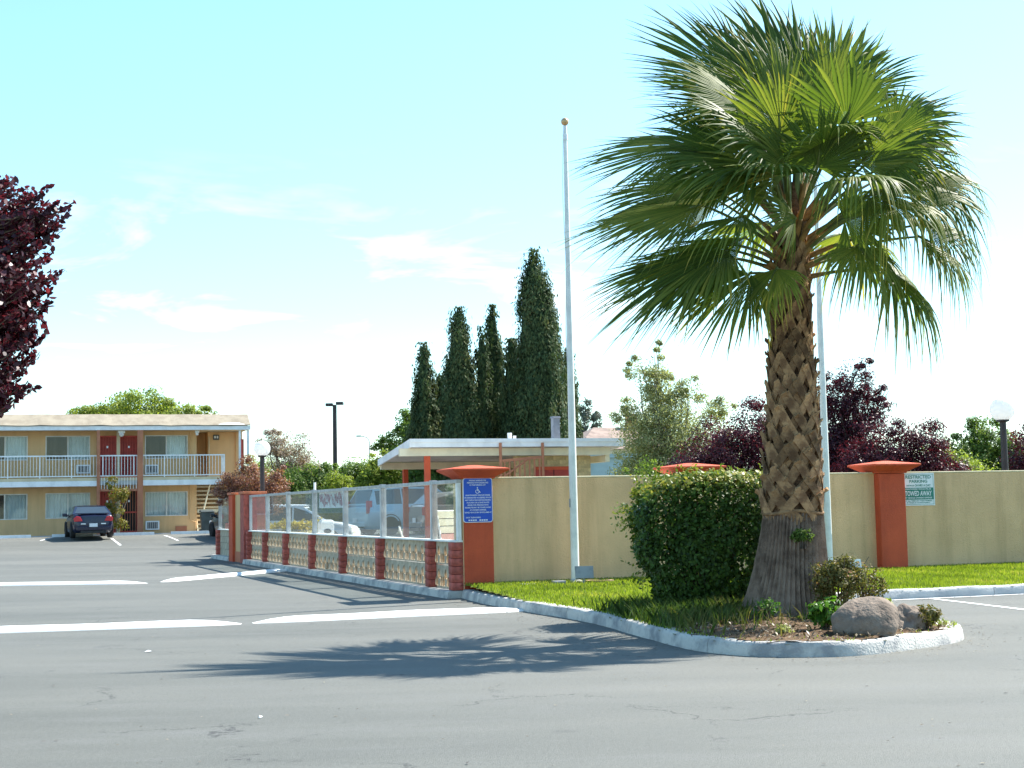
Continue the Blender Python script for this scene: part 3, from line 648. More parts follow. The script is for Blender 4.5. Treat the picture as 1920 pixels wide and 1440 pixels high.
# glazing: sill, top rail, mullions, panes
def rail(v0, v1, z0, z1, u0, u1, name, mat): mb = MB(); mb.box(u0, u1, v0, v1, z0, z1); return mb.build(name, mat, fence, bevel=.004)
bays = [(0.0, POST[1])] + [(POST[i], POST[i+1]) for i in range(1, 7)]
TOP = 1.898
for a, b in bays + [(21.62, 24.3)]:
    a2 = a+.11 if a > 0 else .02; b2 = b+.11 if b < 20 else 24.42
    if b > 18 and b < 20: b2 = 19.0
    if a > 20: a2 = 21.64
    rail(a2, b2-.003, .888, .918, -.075, .075, 'sill', M['alu_white']); rail(a2, b2-.003, TOP-.062, TOP-.004, -.045, .045, 'top_rail', M['alu'])
    mb = MB(); mb.box(-.05, .05, b2-.075, b2, .918, TOP-.062) if b2 < 18.9 or b2 > 20 else mb.box(-.04, .04, b2-.04, b2-.003, .918, TOP-.062); mb.build('mullion', M['alu'], fence, bevel=.004)
    mb = MB(); mb.box(-.03, .03, a2+.003, a2+.10, .918, TOP-.062); mb.build('channel_reflection', M['alu_white'], fence)  # wider than the real channel, the pale band paints in the mullion's reflection
    mb = MB(); mb.box(-.004, .004, a2+.05, b2-.055, .92, TOP-.06); mb.build('glass_pane', M['glass'], fence)
for v in (1.45, 4.76, 7.79, 10.76, 13.77):
    mb = MB(); mb.box(-.05, .05, v-.06, v+.06, TOP-.012, TOP+.012); mb.build('joint_cap', M['alu'], fence)
# banner hung inside the fourth bay, red script print on white
bn = thing('banner', 'white banner with dark red script print hung inside the fence glass', 'banner', W(.06, 9.25, 1.735), GA)
mb = MB(); mb.box(0, .006, -1.30, 1.28, -.25, .10); mb.build('cloth', M['banner'], bn)
mb = MB(); random.seed(5)
for k in range(40):
    c0 = random.uniform(-1.18, 1.14); c1 = random.uniform(-.16, .02); ph = random.uniform(0, 6); q_ = random.uniform(.05, .11)
    pts = [(-.004, c0+q_*cos(t+ph)*(1-.08*t), c1+q_*.8*sin(1.6*t+ph)) for t in np.linspace(0, 5.2, 11)]
    mb.tube(pts, .0055, 4)
mb.build('script_print', M['bannerred'], bn)
for s in (-1.2, 0, 1.2):
    mb = MB(); mb.tube([(0, s, .10), (-.03, s+.01, .13)], .006, 5); mb.build('tie', M['strap_white'], bn)

# gate pier at the far part of the fence
pier = thing('gate_pier', 'red and yellow stucco pier breaking the glass fence near its far end', 'pillar', W(0, 19.0), GA)
mb = MB(); mb.box(-.19, .42, .03, .62, -.02, 1.93); mb.build('red_pillar', M['brick'], pier, bevel=.012)
mb = MB(); mb.box(-.19, .42, 1.95, 2.60, -.02, 1.93); mb.build('red_pillar', M['red'], pier, bevel=.012)
mb = MB(); mb.box(-.10, .20, .62, 1.95, .30, 1.93); mb.build('yellow_panel', M['wall_yellow'], pier)
mb = MB(); mb.box(-.12, .22, .62, 1.95, -.02, .30); mb.build('orange_base', M['orange'], pier)
mb = MB(); mb.box(-.23, .46, -.01, .66, 1.93, 2.0); mb.box(-.23, .46, 1.91, 2.64, 1.93, 2.0); mb.build('cap', M['orange'], pier, bevel=.012)
# ------------------------------------------------------------------ motel
MA = radians(18); MP = (-17.977, 71.004)
ML = lambda x, y, z=0: (MP[0]+x*cos(MA)-y*sin(MA), MP[1]+x*sin(MA)+y*cos(MA), z)
motel = thing('motel_building', 'two storey ochre motel block with white balcony railing and tan roof band', 'building', (*MP, 0), MA)
def panelled(mb, x0, x1, z0, z1, y0, y1, holes):
    """wall slab with rectangular openings"""
    xs = sorted({x0, x1, *[h[0] for h in holes], *[h[1] for h in holes]})
    for a, b in zip(xs[:-1], xs[1:]):
        cuts = sorted([(h[2], h[3]) for h in holes if h[0] <= a and h[1] >= b]); z = z0
        for c, d in cuts:
            if c > z: mb.box(a, b, y0, y1, z, c)
            z = d
        if z < z1: mb.box(a, b, y0, y1, z, z1)
WY = 1.2
UW = [(-13.2, -11.15, 4.05, 5.21), (-10.6, -8.55, 4.05, 5.21), (-6.9, -4.86, 4.05, 5.21), (-4.06, -2.02, 4.05, 5.21), (.53, 2.57, 4.08, 5.22)]
LW = [(-13.2, -11.15, 1.27, 2.48), (-10.6, -8.55, 1.27, 2.48), (-6.9, -4.86, 1.27, 2.48), (-4.05, -2.01, 1.28, 2.49), (.55, 2.56, 1.30, 2.48)]
ACU = [(-2.66, -2.02, 3.40, 3.82), (.53, 1.17, 3.35, 3.79), (-9.2, -8.56, 3.4, 3.82)]; ACL = [(.56, 1.21, .65, 1.08), (-2.7, -2.05, .66, 1.08)]
DU = [(-1.66, -.80, 3.06, 5.15), (-.64, .19, 3.06, 5.15)]; DL = [(-1.66, -.80, .50, 2.55), (-.64, .19, .50, 2.55)]
mb = MB(); panelled(mb, -16, 3.0, 2.75, 5.45, WY, WY+.2, UW+DU); panelled(mb, -16, 3.0, .2, 2.75, WY, WY+.2, LW+DL); mb.build('wall', M['wall_yellow'], motel)
mb = MB(); mb.box(-16, 3.0, 9.0, 9.2, .2, 5.45); mb.box(-16, -15.8, WY+.2, 9.0, .2, 5.45); mb.box(2.8, 3.0, WY+.2, 9.0, .2, 5.45); mb.box(-15.8, 2.8, WY+.2, 9.0, 2.78, 2.95); mb.box(-15.8, 2.8, 4.4, 4.5, .2, 5.4); mb.build('inner_wall', M['wall_yellow'], motel)
# stair alcove and right wing
mb = MB(); mb.box(3.0, 5.1, 3.4, 3.6, .2, 5.45); mb.box(3.78, 5.05, 2.3, 2.5, 3.0, 5.42); mb.box(3.66, 3.78, 2.3, 3.4, 3.0, 5.42); mb.box(5.05, 5.35, 2.2, 3.6, .2, 5.42); mb.build('stair_wall', M['wall_yellow'], motel)
mb = MB(); mb.box(5.02, 5.27, 1.0, 1.06, 3.06, 5.0); mb.build('red_screen', M['doorred'], motel)
mb = MB(); mb.box(4.90, 5.0, .05, .15, .3, 5.41); mb.box(5.29, 5.40, .05, .16, .3, 5.41); mb.build('white_post', M['white'], motel)
# slab, balcony edge, roof band
mb = MB(); mb.box(-16, 4.05, .0, WY, 2.82, 3.04); mb.build('balcony_slab', M['concrete'], motel)
mb = MB(); mb.box(-16, -1.76, -.03, 0, 2.77, 3.02); mb.box(.24, 4.08, -.03, 0, 2.77, 3.02); mb.build('balcony_fascia', M['white'], motel)
mb = MB(); mb.box(-16, 4.0, -.01, .02, 3.02, 3.16); mb.build('tan_curb_strip', M['soffit'], motel)
mb = MB(); mb.box(-16.2, 5.42, .02, WY+.1, 5.44, 5.5); mb.box(3.0, 5.42, WY+.1, 3.6, 5.44, 5.5); mb.build('soffit', M['soffit'], motel)
mb = MB(); mb.box(-16.2, 5.45, -.06, .02, 5.41, 5.60); mb.build('roof_fascia', M['white'], motel)
mb = MB()
NX = 40
for i in range(NX):
    a = -16.2+21.65*i/NX; b = -16.2+21.65*(i+1)/NX
    w0, w1 = .012*sin(a*2.7)+.01*sin(a*7), .012*sin(b*2.7)+.01*sin(b*7)
    mb.add([(a, -.10, 5.60+w0), (b, -.10, 5.60+w1), (b, .95, 6.17+.4*w1), (a, .95, 6.17+.4*w0), (a, -.10, 5.64+w0), (b, -.10, 5.64+w1), (b, .95, 6.22+.4*w1), (a, .95, 6.22+.4*w0)], [(0,1,2,3)[::-1], (4,5,6,7), (0,1,5,4), (3,2,6,7)[::-1]])
mb.box(-16.2, 5.45, .95, 9.5, 5.50, 6.2); mb.build('roof', M['roof'], motel)
mb = MB(); mb.add([(3.9, -.125, 5.66), (5.2, -.125, 5.655), (4.9, .05, 5.76), (4.1, .05, 5.74)], [(0, 1, 2, 3)]); mb.build('torn_roof_felt', M['white'], motel)
# windows: frame > two panes, curtain
def window(x0, x1, z0, z1, left_open):
    fy = WY-.03; t = .05; xm = (x0+x1)/2
    mb = MB(); mb.box(x0, x1, fy, WY+.1, z0, z0+t); mb.box(x0, x1, fy, WY+.1, z1-t, z1); mb.box(x0, x0+t, fy, WY+.1, z0+t, z1-t); mb.box(x1-t, x1, fy, WY+.1, z0+t, z1-t); mb.box(xm-.03, xm+.03, fy+.01, WY+.08, z0+t, z1-t)
    f = mb.build('window', M['winframe'], motel)
    for a, b, y in ((x0+t, xm-.03, WY+.05), (xm+.03, x1-t, WY+.03)):
        mb = MB(); mb.box(a, b, y, y+.006, z0+t, z1-t); mb.build('pane', M['winglass'], f)
    a, b = (xm-.02 if left_open else x0+t, x1-t); n = int((b-a)/.035); mb = MB()
    for i in range(n+1):
        x = a+(b-a)*i/n; y = WY+.17+.03*sin(x*43)+.012*sin(x*17); mb.v += [(x, y, z0), (x, y, z1)]
        if i: mb.f.append((2*i-2, 2*i, 2*i+1, 2*i-1)); mb.mi.append(0)
    mb.build('curtain', M['curtain'], f, smooth=80)
for i, w in enumerate(UW): window(*w, True)
for i, w in enumerate(LW): window(*w, i in (2,))
def ac(x0, x1, z0, z1):
    mb = MB(); mb.box(x0, x1, WY-.12, WY, z0, z1)
    o = mb.build('air_conditioner', M['white'], motel, bevel=.01)
    mb = MB(); mb.box(x0+.07, x1-.07, WY-.125, WY-.12, z0+.06, z1-.06); mb.build('grille_back', M['acgrille'], o)
    mb = MB()
    for i in range(5): xx = x0+.12+i*(x1-x0-.24)/4; mb.box(xx-.008, xx+.008, WY-.135, WY-.125, z0+.06, z1-.06)
    tag(mb.build('grille_bars', M['winframe'], o), kind='stuff')
for a in ACU+ACL: ac(*a)
# doors, security gates, red-brown posts
for i, (x0, x1, z0, z1) in enumerate(DU+DL):
    mb = MB(); mb.box(x0, x1, WY+.05, WY+.10, z0, z1); d = mb.build('door', M['doorred'] if i != 3 else M['dark'], motel)
    mb = MB(); mb.ball((x1-.08, WY+.0, z0+1.0), .035, 8, 6); mb.build('knob', M['gold'], d)
    gy = WY-.16; t = .05
    mb = MB(); mb.box(x0-.04, x0+t, gy, gy+.05, z0, z1+.05); mb.box(x1-t, x1+.04, gy, gy+.05, z0, z1+.05); mb.box(x0+t, x1-t, gy, gy+.05, z1-.02, z1+.05); mb.box(x0+t, x1-t, gy, gy+.05, z0+.06, z0+.13); mb.box(x0+t, x1-t, gy, gy+.05, z0+.98, z0+1.05)
    gt = mb.build('security_gate', M['gate'], motel); mb = MB(); mb.box(-.013, .013, gy+.012, gy+.038, z0+.13, z1-.02); bm_ = mb.mesh('bar', M['gate'] if i != 3 else M['brown'])
    for k in range(6): link('bar', bm_, gt, (x0+t+(x1-x0-2*t)*(k+.5)/6, 0, 0))
    mb = MB(); mb.box((x0+x1)/2-.04, (x0+x1)/2+.04, gy-.03, gy-.002, z1-.55, z1-.45); mb.build('number_plate', M['white'], gt)
mb = MB(); mb.box(-1.76, -1.62, -.06, .10, .35, 5.41); mb.build('post', M['brown'], motel); mb = MB(); mb.box(.10, .36, -.06, .10, .35, 5.41); mb.build('post', M['brown'], motel)
mb = MB(); mb.box(-.80, -.64, WY-.2, WY-.001, .3, 5.44); mb.build('mid_pier', M['soffit'], motel)
mb = MB(); mb.box(-1.60, .09, -.04, -.01, 2.52, 2.62); mb.box(-1.60, .09, -.04, -.01, 3.16, 3.22); mb.build('balcony_bridge', M['brown'], motel)
mb = MB(); mb.box(-.012, .012, -.045, -.02, 2.62, 3.16); bb = mb.mesh('baluster', M['white'])
gb = link('gap_screen', None, motel)
for k in range(13): link('baluster', bb, gb, (-1.55+k*.133, 0, 0))
# balcony railing: rails and posts, each baluster a piece
rl = MB(); rl.box(-16, 4.22, .02, .06, 4.17, 4.23); rl.box(-16, 4.22, .025, .055, 3.22, 3.27)
rl.box(4.18, 4.22, .06, WY+.3, 4.17, 4.23); rl.box(4.18, 4.22, .06, WY+.3, 3.22, 3.27)
rail_o = rl.build('railing', M['white'], motel)
mb = MB(); mb.box(-.024, .024, .015, .063, 3.05, 4.2); pm = mb.mesh('rail_post', M['white'])
for k in range(15): link('rail_post', pm, rail_o, (4.2-k*1.42, 0, 0))
mb = MB(); mb.box(-.011, .011, .028, .052, 3.25, 4.18); bm_ = mb.mesh('baluster', M['white'])
for k in range(132):
    if k % 10: link('baluster', bm_, rail_o, (4.2-k*.142, 0, 0))
for k in range(9): o = link('baluster', bm_, rail_o, (4.24, .12+k*.14, 0)); o.rotation_euler.z = pi/2
# stairs in the alcove
st = link('stairs', None, motel)
for k in range(11):
    mb = MB(); mb.box(3.05, 4.85, 1.1+k*.19, 1.1+k*.19+.24, .62+k*.205, .62+k*.205+.085); mb.build('tread', M['soffit'], st)
mb = MB(); mb.prism([(.9, .45), (1.15, .45), (3.3, 2.78), (3.3, 3.0)], 0, 3.01, 3.06); mb.build('stringer', M['soffit'], st)
mb = MB(); mb.tube([(3.30, 1.05, 1.5), (3.62, 1.05, 2.8)], .035, 6); mb.build('handrail', M['cream'], st)
mb = MB(); mb.box(3.02, 4.9, 1.02, 1.09, 1.42, 1.60); mb.build('landing_beam', M['soffit'], st)
# pipes, lamps, vent panel
mb = MB(); mb.tube([(2.68, WY-.05, 5.35), (2.68, WY-.05, 1.15), (2.74, WY-.05, 1.05), (2.93, WY-.05, .98), (2.95, WY-.05, .5)], .025, 6); mb.build('drain_pipe', M['wall_yellow'], motel)
mb = MB(); mb.tube([(3.72, 2.27, 5.2), (3.72, 2.27, 3.1)], .03, 6); mb.build('drain_pipe', M['soffit'], motel)
for x in (-.62, 2.92):
    mb = MB(); s = .16 if x < 0 else .1; mb.box(x-s, x+s, .10, .3, 5.27, 5.40); o = mb.build('eave_lamp', M['winframe'], motel, bevel=.02)
    mb = MB(); mb.ball((x, .2, 5.22), s*.75, 12, 8); mb.build('lens', M['globe'], o)
mb = MB(); mb.box(3.92, 4.22, 2.2, 2.29, 5.03, 5.28); o = mb.build('exit_lamp', M['bingrey'], motel, bevel=.02)
mb = MB(); mb.box(3.97, 4.05, 2.185, 2.2, 5.1, 5.22); mb.box(4.09, 4.17, 2.185, 2.2, 5.1, 5.22); mb.build('lens', M['curtain'], o)
mb = MB(); mb.box(1.98, 2.52, WY-.05, WY-.001, .5, .80); o = mb.build('louvre_panel', M['brown'], motel)
for k in range(4):
    mb = MB(); mb.box(2.02, 2.48, WY-.07, WY-.05, .54+k*.065, .575+k*.065); mb.build('louvre', M['brown'], o)
# kerb walk in front, wheel stops
mb = MB(); mb.box(-16, 4.9, -1.35, WY, .30, .49); tag(mb.build('pavement', M['concrete'], None, (*MP, 0), MA), kind='structure')
mb = MB(); mb.prism([(-.09, 0), (.09, 0), (.06, .13), (-.06, .13)], 0, -.9, .9); wsm = mb.mesh('wheel_stop', M['line'])
for lx, lab in ((-5.6, 'pale concrete wheel stop at the left edge of the view, by the motel wall'), (-2.9, 'pale concrete wheel stop in front of the dark blue coupe'), (-.2, 'pale concrete wheel stop in front of the red gates and young tree'), (2.35, 'pale concrete wheel stop in front of the ground floor air conditioner')):
    x, y, _ = ML(lx, -2.3); o = link('wheel_stop', wsm, None, (x, y, ground(x, y)), MA); tag(o, lab, 'wheel stop', 'wheel stops along the motel')

# ------------------------------------------------------------------ pavilion by the pool
PB = .40
pav = thing('pool_pavilion', 'low white roofed pool pavilion with red posts and yellow block wall', 'building', W(0, 18), GA)
# roof: front edge high, falling towards the back; x 4.39..11.03 at the front
ZF, ZB, D = 3.41, 3.03, 6.0
def sl(y, dz=0): return ZF+(ZB-ZF)*y/D+dz
mb = MB(); mb.hexa([(4.42, .06, sl(.06, -.10)), (11.0, .06, sl(.06, -.10)), (11.0, D-.05, sl(D, -.10)), (5.02, D-.05, sl(D, -.10)), (4.42, .06, sl(.06, -.01)), (11.0, .06, sl(.06, -.01)), (11.0, D-.05, sl(D, -.01)), (5.02, D-.05, sl(D, -.01))]); mb.build('roof', M['flatroof'], pav)
mb = MB(); mb.box(4.36, 11.06, -.04, .02, ZF-.10, ZF); mb.box(4.36, 11.06, -.01, .05, ZF-.24, ZF-.102); mb.build('front_fascia', M['white'], pav)
mb = MB(); mb.hexa([(4.36, .021, ZF-.24), (4.42, .021, ZF-.24), (5.06, D, ZB-.21), (5.0, D, ZB-.21), (4.36, .021, ZF), (4.42, .021, ZF), (5.06, D, ZB), (5.0, D, ZB)]); mb.build('side_fascia', M['white'], pav)
mb = MB(); mb.hexa([(11.0, .06, ZF-.24), (11.06, .06, ZF-.24), (11.06, D, ZB-.21), (11.0, D, ZB-.21), (11.0, .06, ZF), (11.06, .06, ZF), (11.06, D, ZB), (11.0, D, ZB)]); mb.build('side_fascia', M['white'], pav)
mb = MB(); mb.box(4.15, 10.70, .32, .46, 2.93, 3.15); mb.build('beam', M['cream'], pav)
mb = MB(); mb.box(5.06, 10.9, D-.2, D-.06, 2.70, 2.92); mb.build('beam', M['cream'], pav)
mb = MB(); mb.box(10.6, 10.74, .47, D-.2, 2.72, 2.93); mb.build('beam', M['cream'], pav)
for x, y in ((4.98, .39), (5.88, D-.13), (7.6, D-.13)):
    mb = MB(); mb.box(x-.075, x+.075, y-.075, y+.075, .1, 2.93 if y < 1 else 2.70); mb.build('post', M['red'], pav)
# block wall in courses
wl = link('block_wall', None, pav)
BLH = .125; bmB = MB(); bmB.box(-.195, .195, -.09, .09, .004, BLH-.004); blm = bmB.mesh('block', M['slump'])
for r in range(20):
    z = .42+r*BLH; n = 6; off = .2*(r % 2)
    for k in range(n):
        x = 7.98+.205+k*.40-off*.999
        if x < 7.95 or x > 10.15: continue
        if 8.38 < x+.0 < 9.56 and z < 2.56: continue
        link('block', blm, wl, (x, .75, z))
    
mb = MB(); mb.box(7.86, 10.20, .68, .82, .35, 2.925); mb.box(10.02, 10.20, .82, 5.5, .35, 2.7); mb.box(7.86, 10.02, 5.3, 5.5, .35, 2.7); mb.build('mortar_core', M['slump'], pav)
mb = MB(); mb.box(8.38, 9.56, .62, .679, .4, 2.60); dr = mb.build('door', M['doorred'], pav)
mb = MB(); mb.box(8.97, 8.99, .61, .619, .4, 2.56); mb.build('door_seam', M['dark'], dr)
mb = MB(); mb.box(8.38, 9.56, .60, .619, 2.50, 2.60); mb.build('lintel', M['red'], dr)
# slanted red stair screen
scn = link('stair_screen', None, pav)
for x in (7.06, 8.37):
    mb = MB(); mb.box(x-.035, x+.035, -.10, -.045, 1.5, 3.28); mb.build('post', M['brown'], scn)
mb = MB(); mb.hexa([(7.1, -.10, 2.72), (8.33, -.10, 2.82), (8.33, -.05, 2.82), (7.1, -.05, 2.72), (7.1, -.10, 2.80), (8.33, -.10, 2.90), (8.33, -.05, 2.90), (7.1, -.05, 2.80)]); mb.build('top_rail', M['brown'], scn)
mb = MB(); mb.tube([(7.15, -.07, 2.3), (7.95, -.07, 2.83)], .03, 6); mb.build('diagonal_rail', M['brown'], scn)
mb = MB(); mb.box(-.02, .02, -.09, -.055, 1.7, 2.80); sb_ = mb.mesh('slat', M['brown'])
for k in range(8): link('slat', sb_, scn, (7.18+k*.155, 0, 0))
# flue and vent pipes on the roof
mb = MB(); mb.box(9.0, 9.20, .6, .82, 3.33, 4.05); mb.frustum(9.1, .71, 4.05, .13, .14, 4.10, .11, .12); mb.build('flue', M['slate'], pav)
mb = MB(); mb.tube([(7.56, .5, 3.36), (7.56, .5, 3.60)], .07, 8); mb.tube([(7.75, .6, 3.36), (7.75, .6, 3.52)], .05, 8); mb.build('vent_pipe', M['white'], pav)
# small houses and a pale wall far behind
def house(label, x, y, w, d, zw, zr, rz, wm, cat='house'):
    g0 = ground(x, y); h = thing('house', label, cat, (x, y, g0-.1), rz)
    mb = MB(); mb.box(-w/2, w/2, -d/2, d/2, 0, zw); mb.build('wall', wm, h)
    mb = MB(); e = .5; mb.add([(-w/2-e, -d/2-e, zw-.05), (w/2+e, -d/2-e, zw-.05), (w/2+e, d/2+e, zw-.05), (-w/2-e, d/2+e, zw-.05), (-w/2+d*.3, 0, zr), (w/2-d*.3, 0, zr)], [(0, 3, 2, 1), (0, 1, 5, 4), (1, 2, 5), (2, 3, 4, 5), (3, 0, 4)]); mb.build('roof', M['houseroof'], h)
    for k in (-1, 1):
        mb = MB(); mb.box(k*w*.25-.5, k*w*.25+.5, -d/2-.03, -d/2-.002, zw*.35, zw*.75); mb.build('window', M['carglass'], h)
    mb = MB(); mb.box(w*.18-.3, w*.18+.3, -.3, .3, zw+.6, zr+.9); mb.build('chimney', M['brown'], h)
house('far house with a brown hipped roof between the grey green tree and the pale tree', 6.6, 98, 7, 7, 4.6, 6.1, .3, M['cream'])
mb = MB(); mb.box(-2.4, 2.4, 0, 3, 0, 2.9); mb.box(-2.6, 2.6, -.2, 3.2, 2.9, 3.05); sh = thing('shed', 'pale teal shed seen just right of the pavilion, behind bushes', 'shed', (4.6, 60, .4), .35); mb.build('shed_wall', M['teal'], sh)
# ------------------------------------------------------------------ cars
def car(name, label, cat, x, y, head, paint, L=4.8, Wd=1.80, H=1.42, kind='coupe', group=None, rear_plate=True, s=None):
    """heading: +y of the car is its front; head rotates it about z"""
    g0 = ground(x, y); root = thing(name, label, cat, (x, y, g0), head, group)
    hl, hw = L/2, Wd/2
    if kind == 'coupe':     # (y, z sill, z belt/deck, half width at belt, roof z, roof half width)
        st = [(-hl, .42, .62, .66), (-hl+.04, .34, .92, .78), (-hl+.14, .26, 1.00, .84), (-hl+.55, .22, 1.03, .88), (-hl+.85, .22, 1.02, .90), (-hl+1.9, .20, .99, .90), (.35, .20, .96, .90), (1.0, .20, .94, .89), (hl-.8, .22, .86, .86), (hl-.2, .28, .74, .78), (hl, .36, .60, .62)]
        roof = [(-hl+.62, 1.04), (-hl+1.42, H-.03), (-hl+2.2, H), (.28, H-.05), (1.05, .96)]
    elif kind == 'van':
        st = [(-hl, .40, .70, .80), (-hl+.05, .32, 1.02, .88), (-hl+.15, .24, 1.10, .90), (-hl+1.2, .22, 1.10, .92), (-hl+2.6, .22, 1.08, .92), (.9, .22, 1.05, .91), (1.4, .22, 1.02, .90), (hl-.5, .26, .88, .85), (hl-.1, .32, .72, .76), (hl, .40, .60, .64)]
        roof = [(-hl+.10, 1.12), (-hl+.42, H-.06), (-hl+1.3, H), (-hl+3.0, H-.02), (.62, H-.10), (1.55, 1.03)]
    else:                   # wagon / suv
        st = [(-hl, .42, .70, .76), (-hl+.05, .34, 1.00, .86), (-hl+.15, .28, 1.06, .89), (-hl+1.2, .26, 1.05, .91), (-hl+2.6, .26, 1.03, .91), (.55, .26, 1.01, .91), (1.1, .26, 1.00, .90), (hl-.6, .28, .95, .88), (hl-.12, .34, .82, .80), (hl, .42, .66, .66)]
        roof = [(-hl+.14, 1.07), (-hl+.55, H-.06), (-hl+1.5, H), (-hl+2.6, H-.02), (.40, H-.08), (1.25, 1.01)]
    k = hw/.92; mb = MB(); rings = []
    for yy, zs, zb, w in st:
        w *= k; c = .025
        half = [(0, zs), (w*.86, zs), (w*.97, zs+.10), (w*1.0, zs+(zb-zs)*.5), (w*.985, zb-.06), (w*.93, zb), (w*.5, zb+c), (0, zb+c*1.3)]
        rings.append([(a, yy, b) for a, b in half] + [(-a, yy, b) for a, b in reversed(half[1:-1])])
    n = len(rings[0])
    for rg in rings: mb.v += rg
    for i in range(len(rings)-1):
        for j in range(n): mb.f.append((i*n+j, i*n+(j+1) % n, (i+1)*n+(j+1) % n, (i+1)*n+j)); mb.mi.append(0)
    mb.f += [tuple(range(n)), tuple((len(rings)-1)*n+j for j in reversed(range(n)))]; mb.mi += [0, 0]
    mb.build('body', paint, root, smooth=42)
    # greenhouse: roof skin, pillars as frame, glass let in
    gw = lambda z: k*(.875 - .24*(z-1.0)/max(.3, H-1.0)*.9)
    fr, br = roof[-1], roof[0]
    top = roof[1:-1]; mb = MB()
    prof = [(yy, z, gw(z)) for yy, z in roof]
    m_ = len(prof)
    for yy, z, w in prof: mb.v += [(-w, yy, z), (-w*.6, yy, z+.03*(z > 1.2)), (w*.6, yy, z+.03*(z > 1.2)), (w, yy, z)]
    for i in range(1, m_-2):
        for j in range(3): mb.f.append((i*4+j, i*4+j+1, (i+1)*4+j+1, (i+1)*4+j)); mb.mi.append(0)
    gl = []
    base = 1.0
    def belt(yy): return float(np.interp(yy, [q[0] for q in st], [q[2] for q in st]))-.02
    for i in range(m_-1):           # side pillars skirt from the roof edge down to the belt
        pass
    cabin = mb.build('roof', paint, root, smooth=50)
    def sheet(name, quads, mat, inset=0):
        q = MB()
        for pts in quads: q.add(pts, [tuple(range(len(pts)))])
        return q.build(name, mat, root)
    sides = []
    yb0, yb1 = br[0], fr[0]
    for sg in (-1, 1):
        pts = [(sg*gw(z), yy, z) for yy, z in roof] + [(sg*gw(belt(yy))*1.015, yy, belt(yy)) for yy in np.linspace(yb1, yb0, 5)]
        sides.append(pts)
    q = MB()
    for pts in sides: q.add(pts, [tuple(range(len(pts)))])
    q.build('side_panel', paint, root)
    for sg in (-1, 1):              # side glass, 1 cm proud, split at the pillar
        a, b = br[0]+(.34 if kind == 'coupe' else .28), fr[0]-.30
        cuts = np.linspace(a, b, 3 if kind == 'coupe' else 4)
        for c0, c1 in zip(cuts[:-1], cuts[1:]):
            c0 += .03; c1 -= .03
            def rz(yy): return float(np.interp(yy, [r[0] for r in roof], [r[1] for r in roof]))-.07
            pl = [(c0, belt(c0)+.05), (c1, belt(c1)+.05), (c1, max(belt(c1)+.08, rz(c1))), ((c0+c1)/2, max(belt(c0)+.08, rz((c0+c1)/2))), (c0, max(belt(c0)+.08, rz(c0)))]
            sheet('side_window', [[(sg*(gw(z)+.012), yy, z) for yy, z in pl]], M['carglass'])
    def slope(name, i0, i1, lo, hi):
        (y0, z0), (y1, z1) = roof[i0], roof[i1]; d = Vector((0, y1-y0, z1-z0)); nrm = Vector((0, -(z1-z0), y1-y0)).normalized()
        if nrm.z < 0: nrm = -nrm
        a = Vector((0, y0, z0))+d*lo+nrm*.012; b = Vector((0, y0, z0))+d*hi+nrm*.012
        wa, wb = gw(a.z)-.07, gw(b.z)-.09
        sheet(name, [[(-wa, a.y, a.z), (wa, a.y, a.z), (wb, b.y, b.z), (-wb, b.y, b.z)]], M['carglass'])
        a2 = Vector((0, y0, z0)); b2 = Vector((0, y1, z1)); sheet(name+'_frame', [[(-gw(z0), y0, z0), (gw(z0), y0, z0), (gw(z1), y1, z1), (-gw(z1), y1, z1)]], paint)
    slope('rear_window', 0, 1, .10, .92); slope('windscreen', -1, -2, .08, .92)
    # lights, bumper trim, plate, mirrors
    for sg in (-1, 1):
        if kind == 'van': mb = MB(); mb.box(sg*hw*.90-.06, sg*hw*.90+.06, -hl+.02, -hl+.22, .82, 1.28)
        elif kind == 'coupe': mb = MB(); mb.prism([(sg*hw*.52, .74), (sg*hw*.90, .72), (sg*hw*.93, .86), (sg*hw*.80, .96), (sg*hw*.62, .92)], 1, -hl-.008, -hl+.20)
        else: mb = MB(); mb.box(sg*hw*.88-.07, sg*hw*.88+.07, -hl+.0, -hl+.2, .74, 1.02)
        mb.build('tail_light', M['taillight'], root, bevel=.015)
        mb = MB(); mb.box(sg*hw*.68-.17, sg*hw*.68+.17, hl-.16, hl-.04, .62, .76); mb.build('headlight', M['headlight'], root, bevel=.02)
        my = fr[0]-.28; mb = MB(); mb.box(sg*(hw+.02)-.10+sg*.05, sg*(hw+.02)+.10+sg*.05, my-.06, my+.06, belt(my)+.02, belt(my)+.16); mb.build('mirror', paint, root, bevel=.03)
        if kind == 'coupe': mb = MB(); mb.box(sg*.42-.10, sg*.42+.10, -hl-.014, -hl-.002, .60, .645); mb.build('reversing_lamp', M['headlight'], root)
    mb = MB(); mb.box(-hw*.80, hw*.80, -hl-.03, -hl+.10, .34, .52); mb.build('bumper', paint, root, bevel=.03)
    mb = MB(); mb.box(-hw*.6, hw*.6, -hl-.02, -hl+.3, .22, .33); mb.build('lower_valance', M['black'], root)
    if rear_plate: mb = MB(); mb.box(-.17, .17, -hl-.04, -hl-.031, .50, .66) if kind != 'coupe' else mb.box(-.17, .17, -hl-.045, -hl-.02, .49, .64); mb.build('licence_plate', M['plate'], root)
    if kind == 'coupe': mb = MB(); mb.box(-hw*.72, hw*.72, -hl+.10, -hl+.28, 1.035, 1.075); mb.build('deck_lip', paint, root, bevel=.015)
    # wheels
    wr = .33 if kind == 'coupe' else .36
    prof = [(wr*.62, -.10), (wr*.93, -.105), (wr, -.07), (wr, .07), (wr*.93, .105), (wr*.62, .10)]
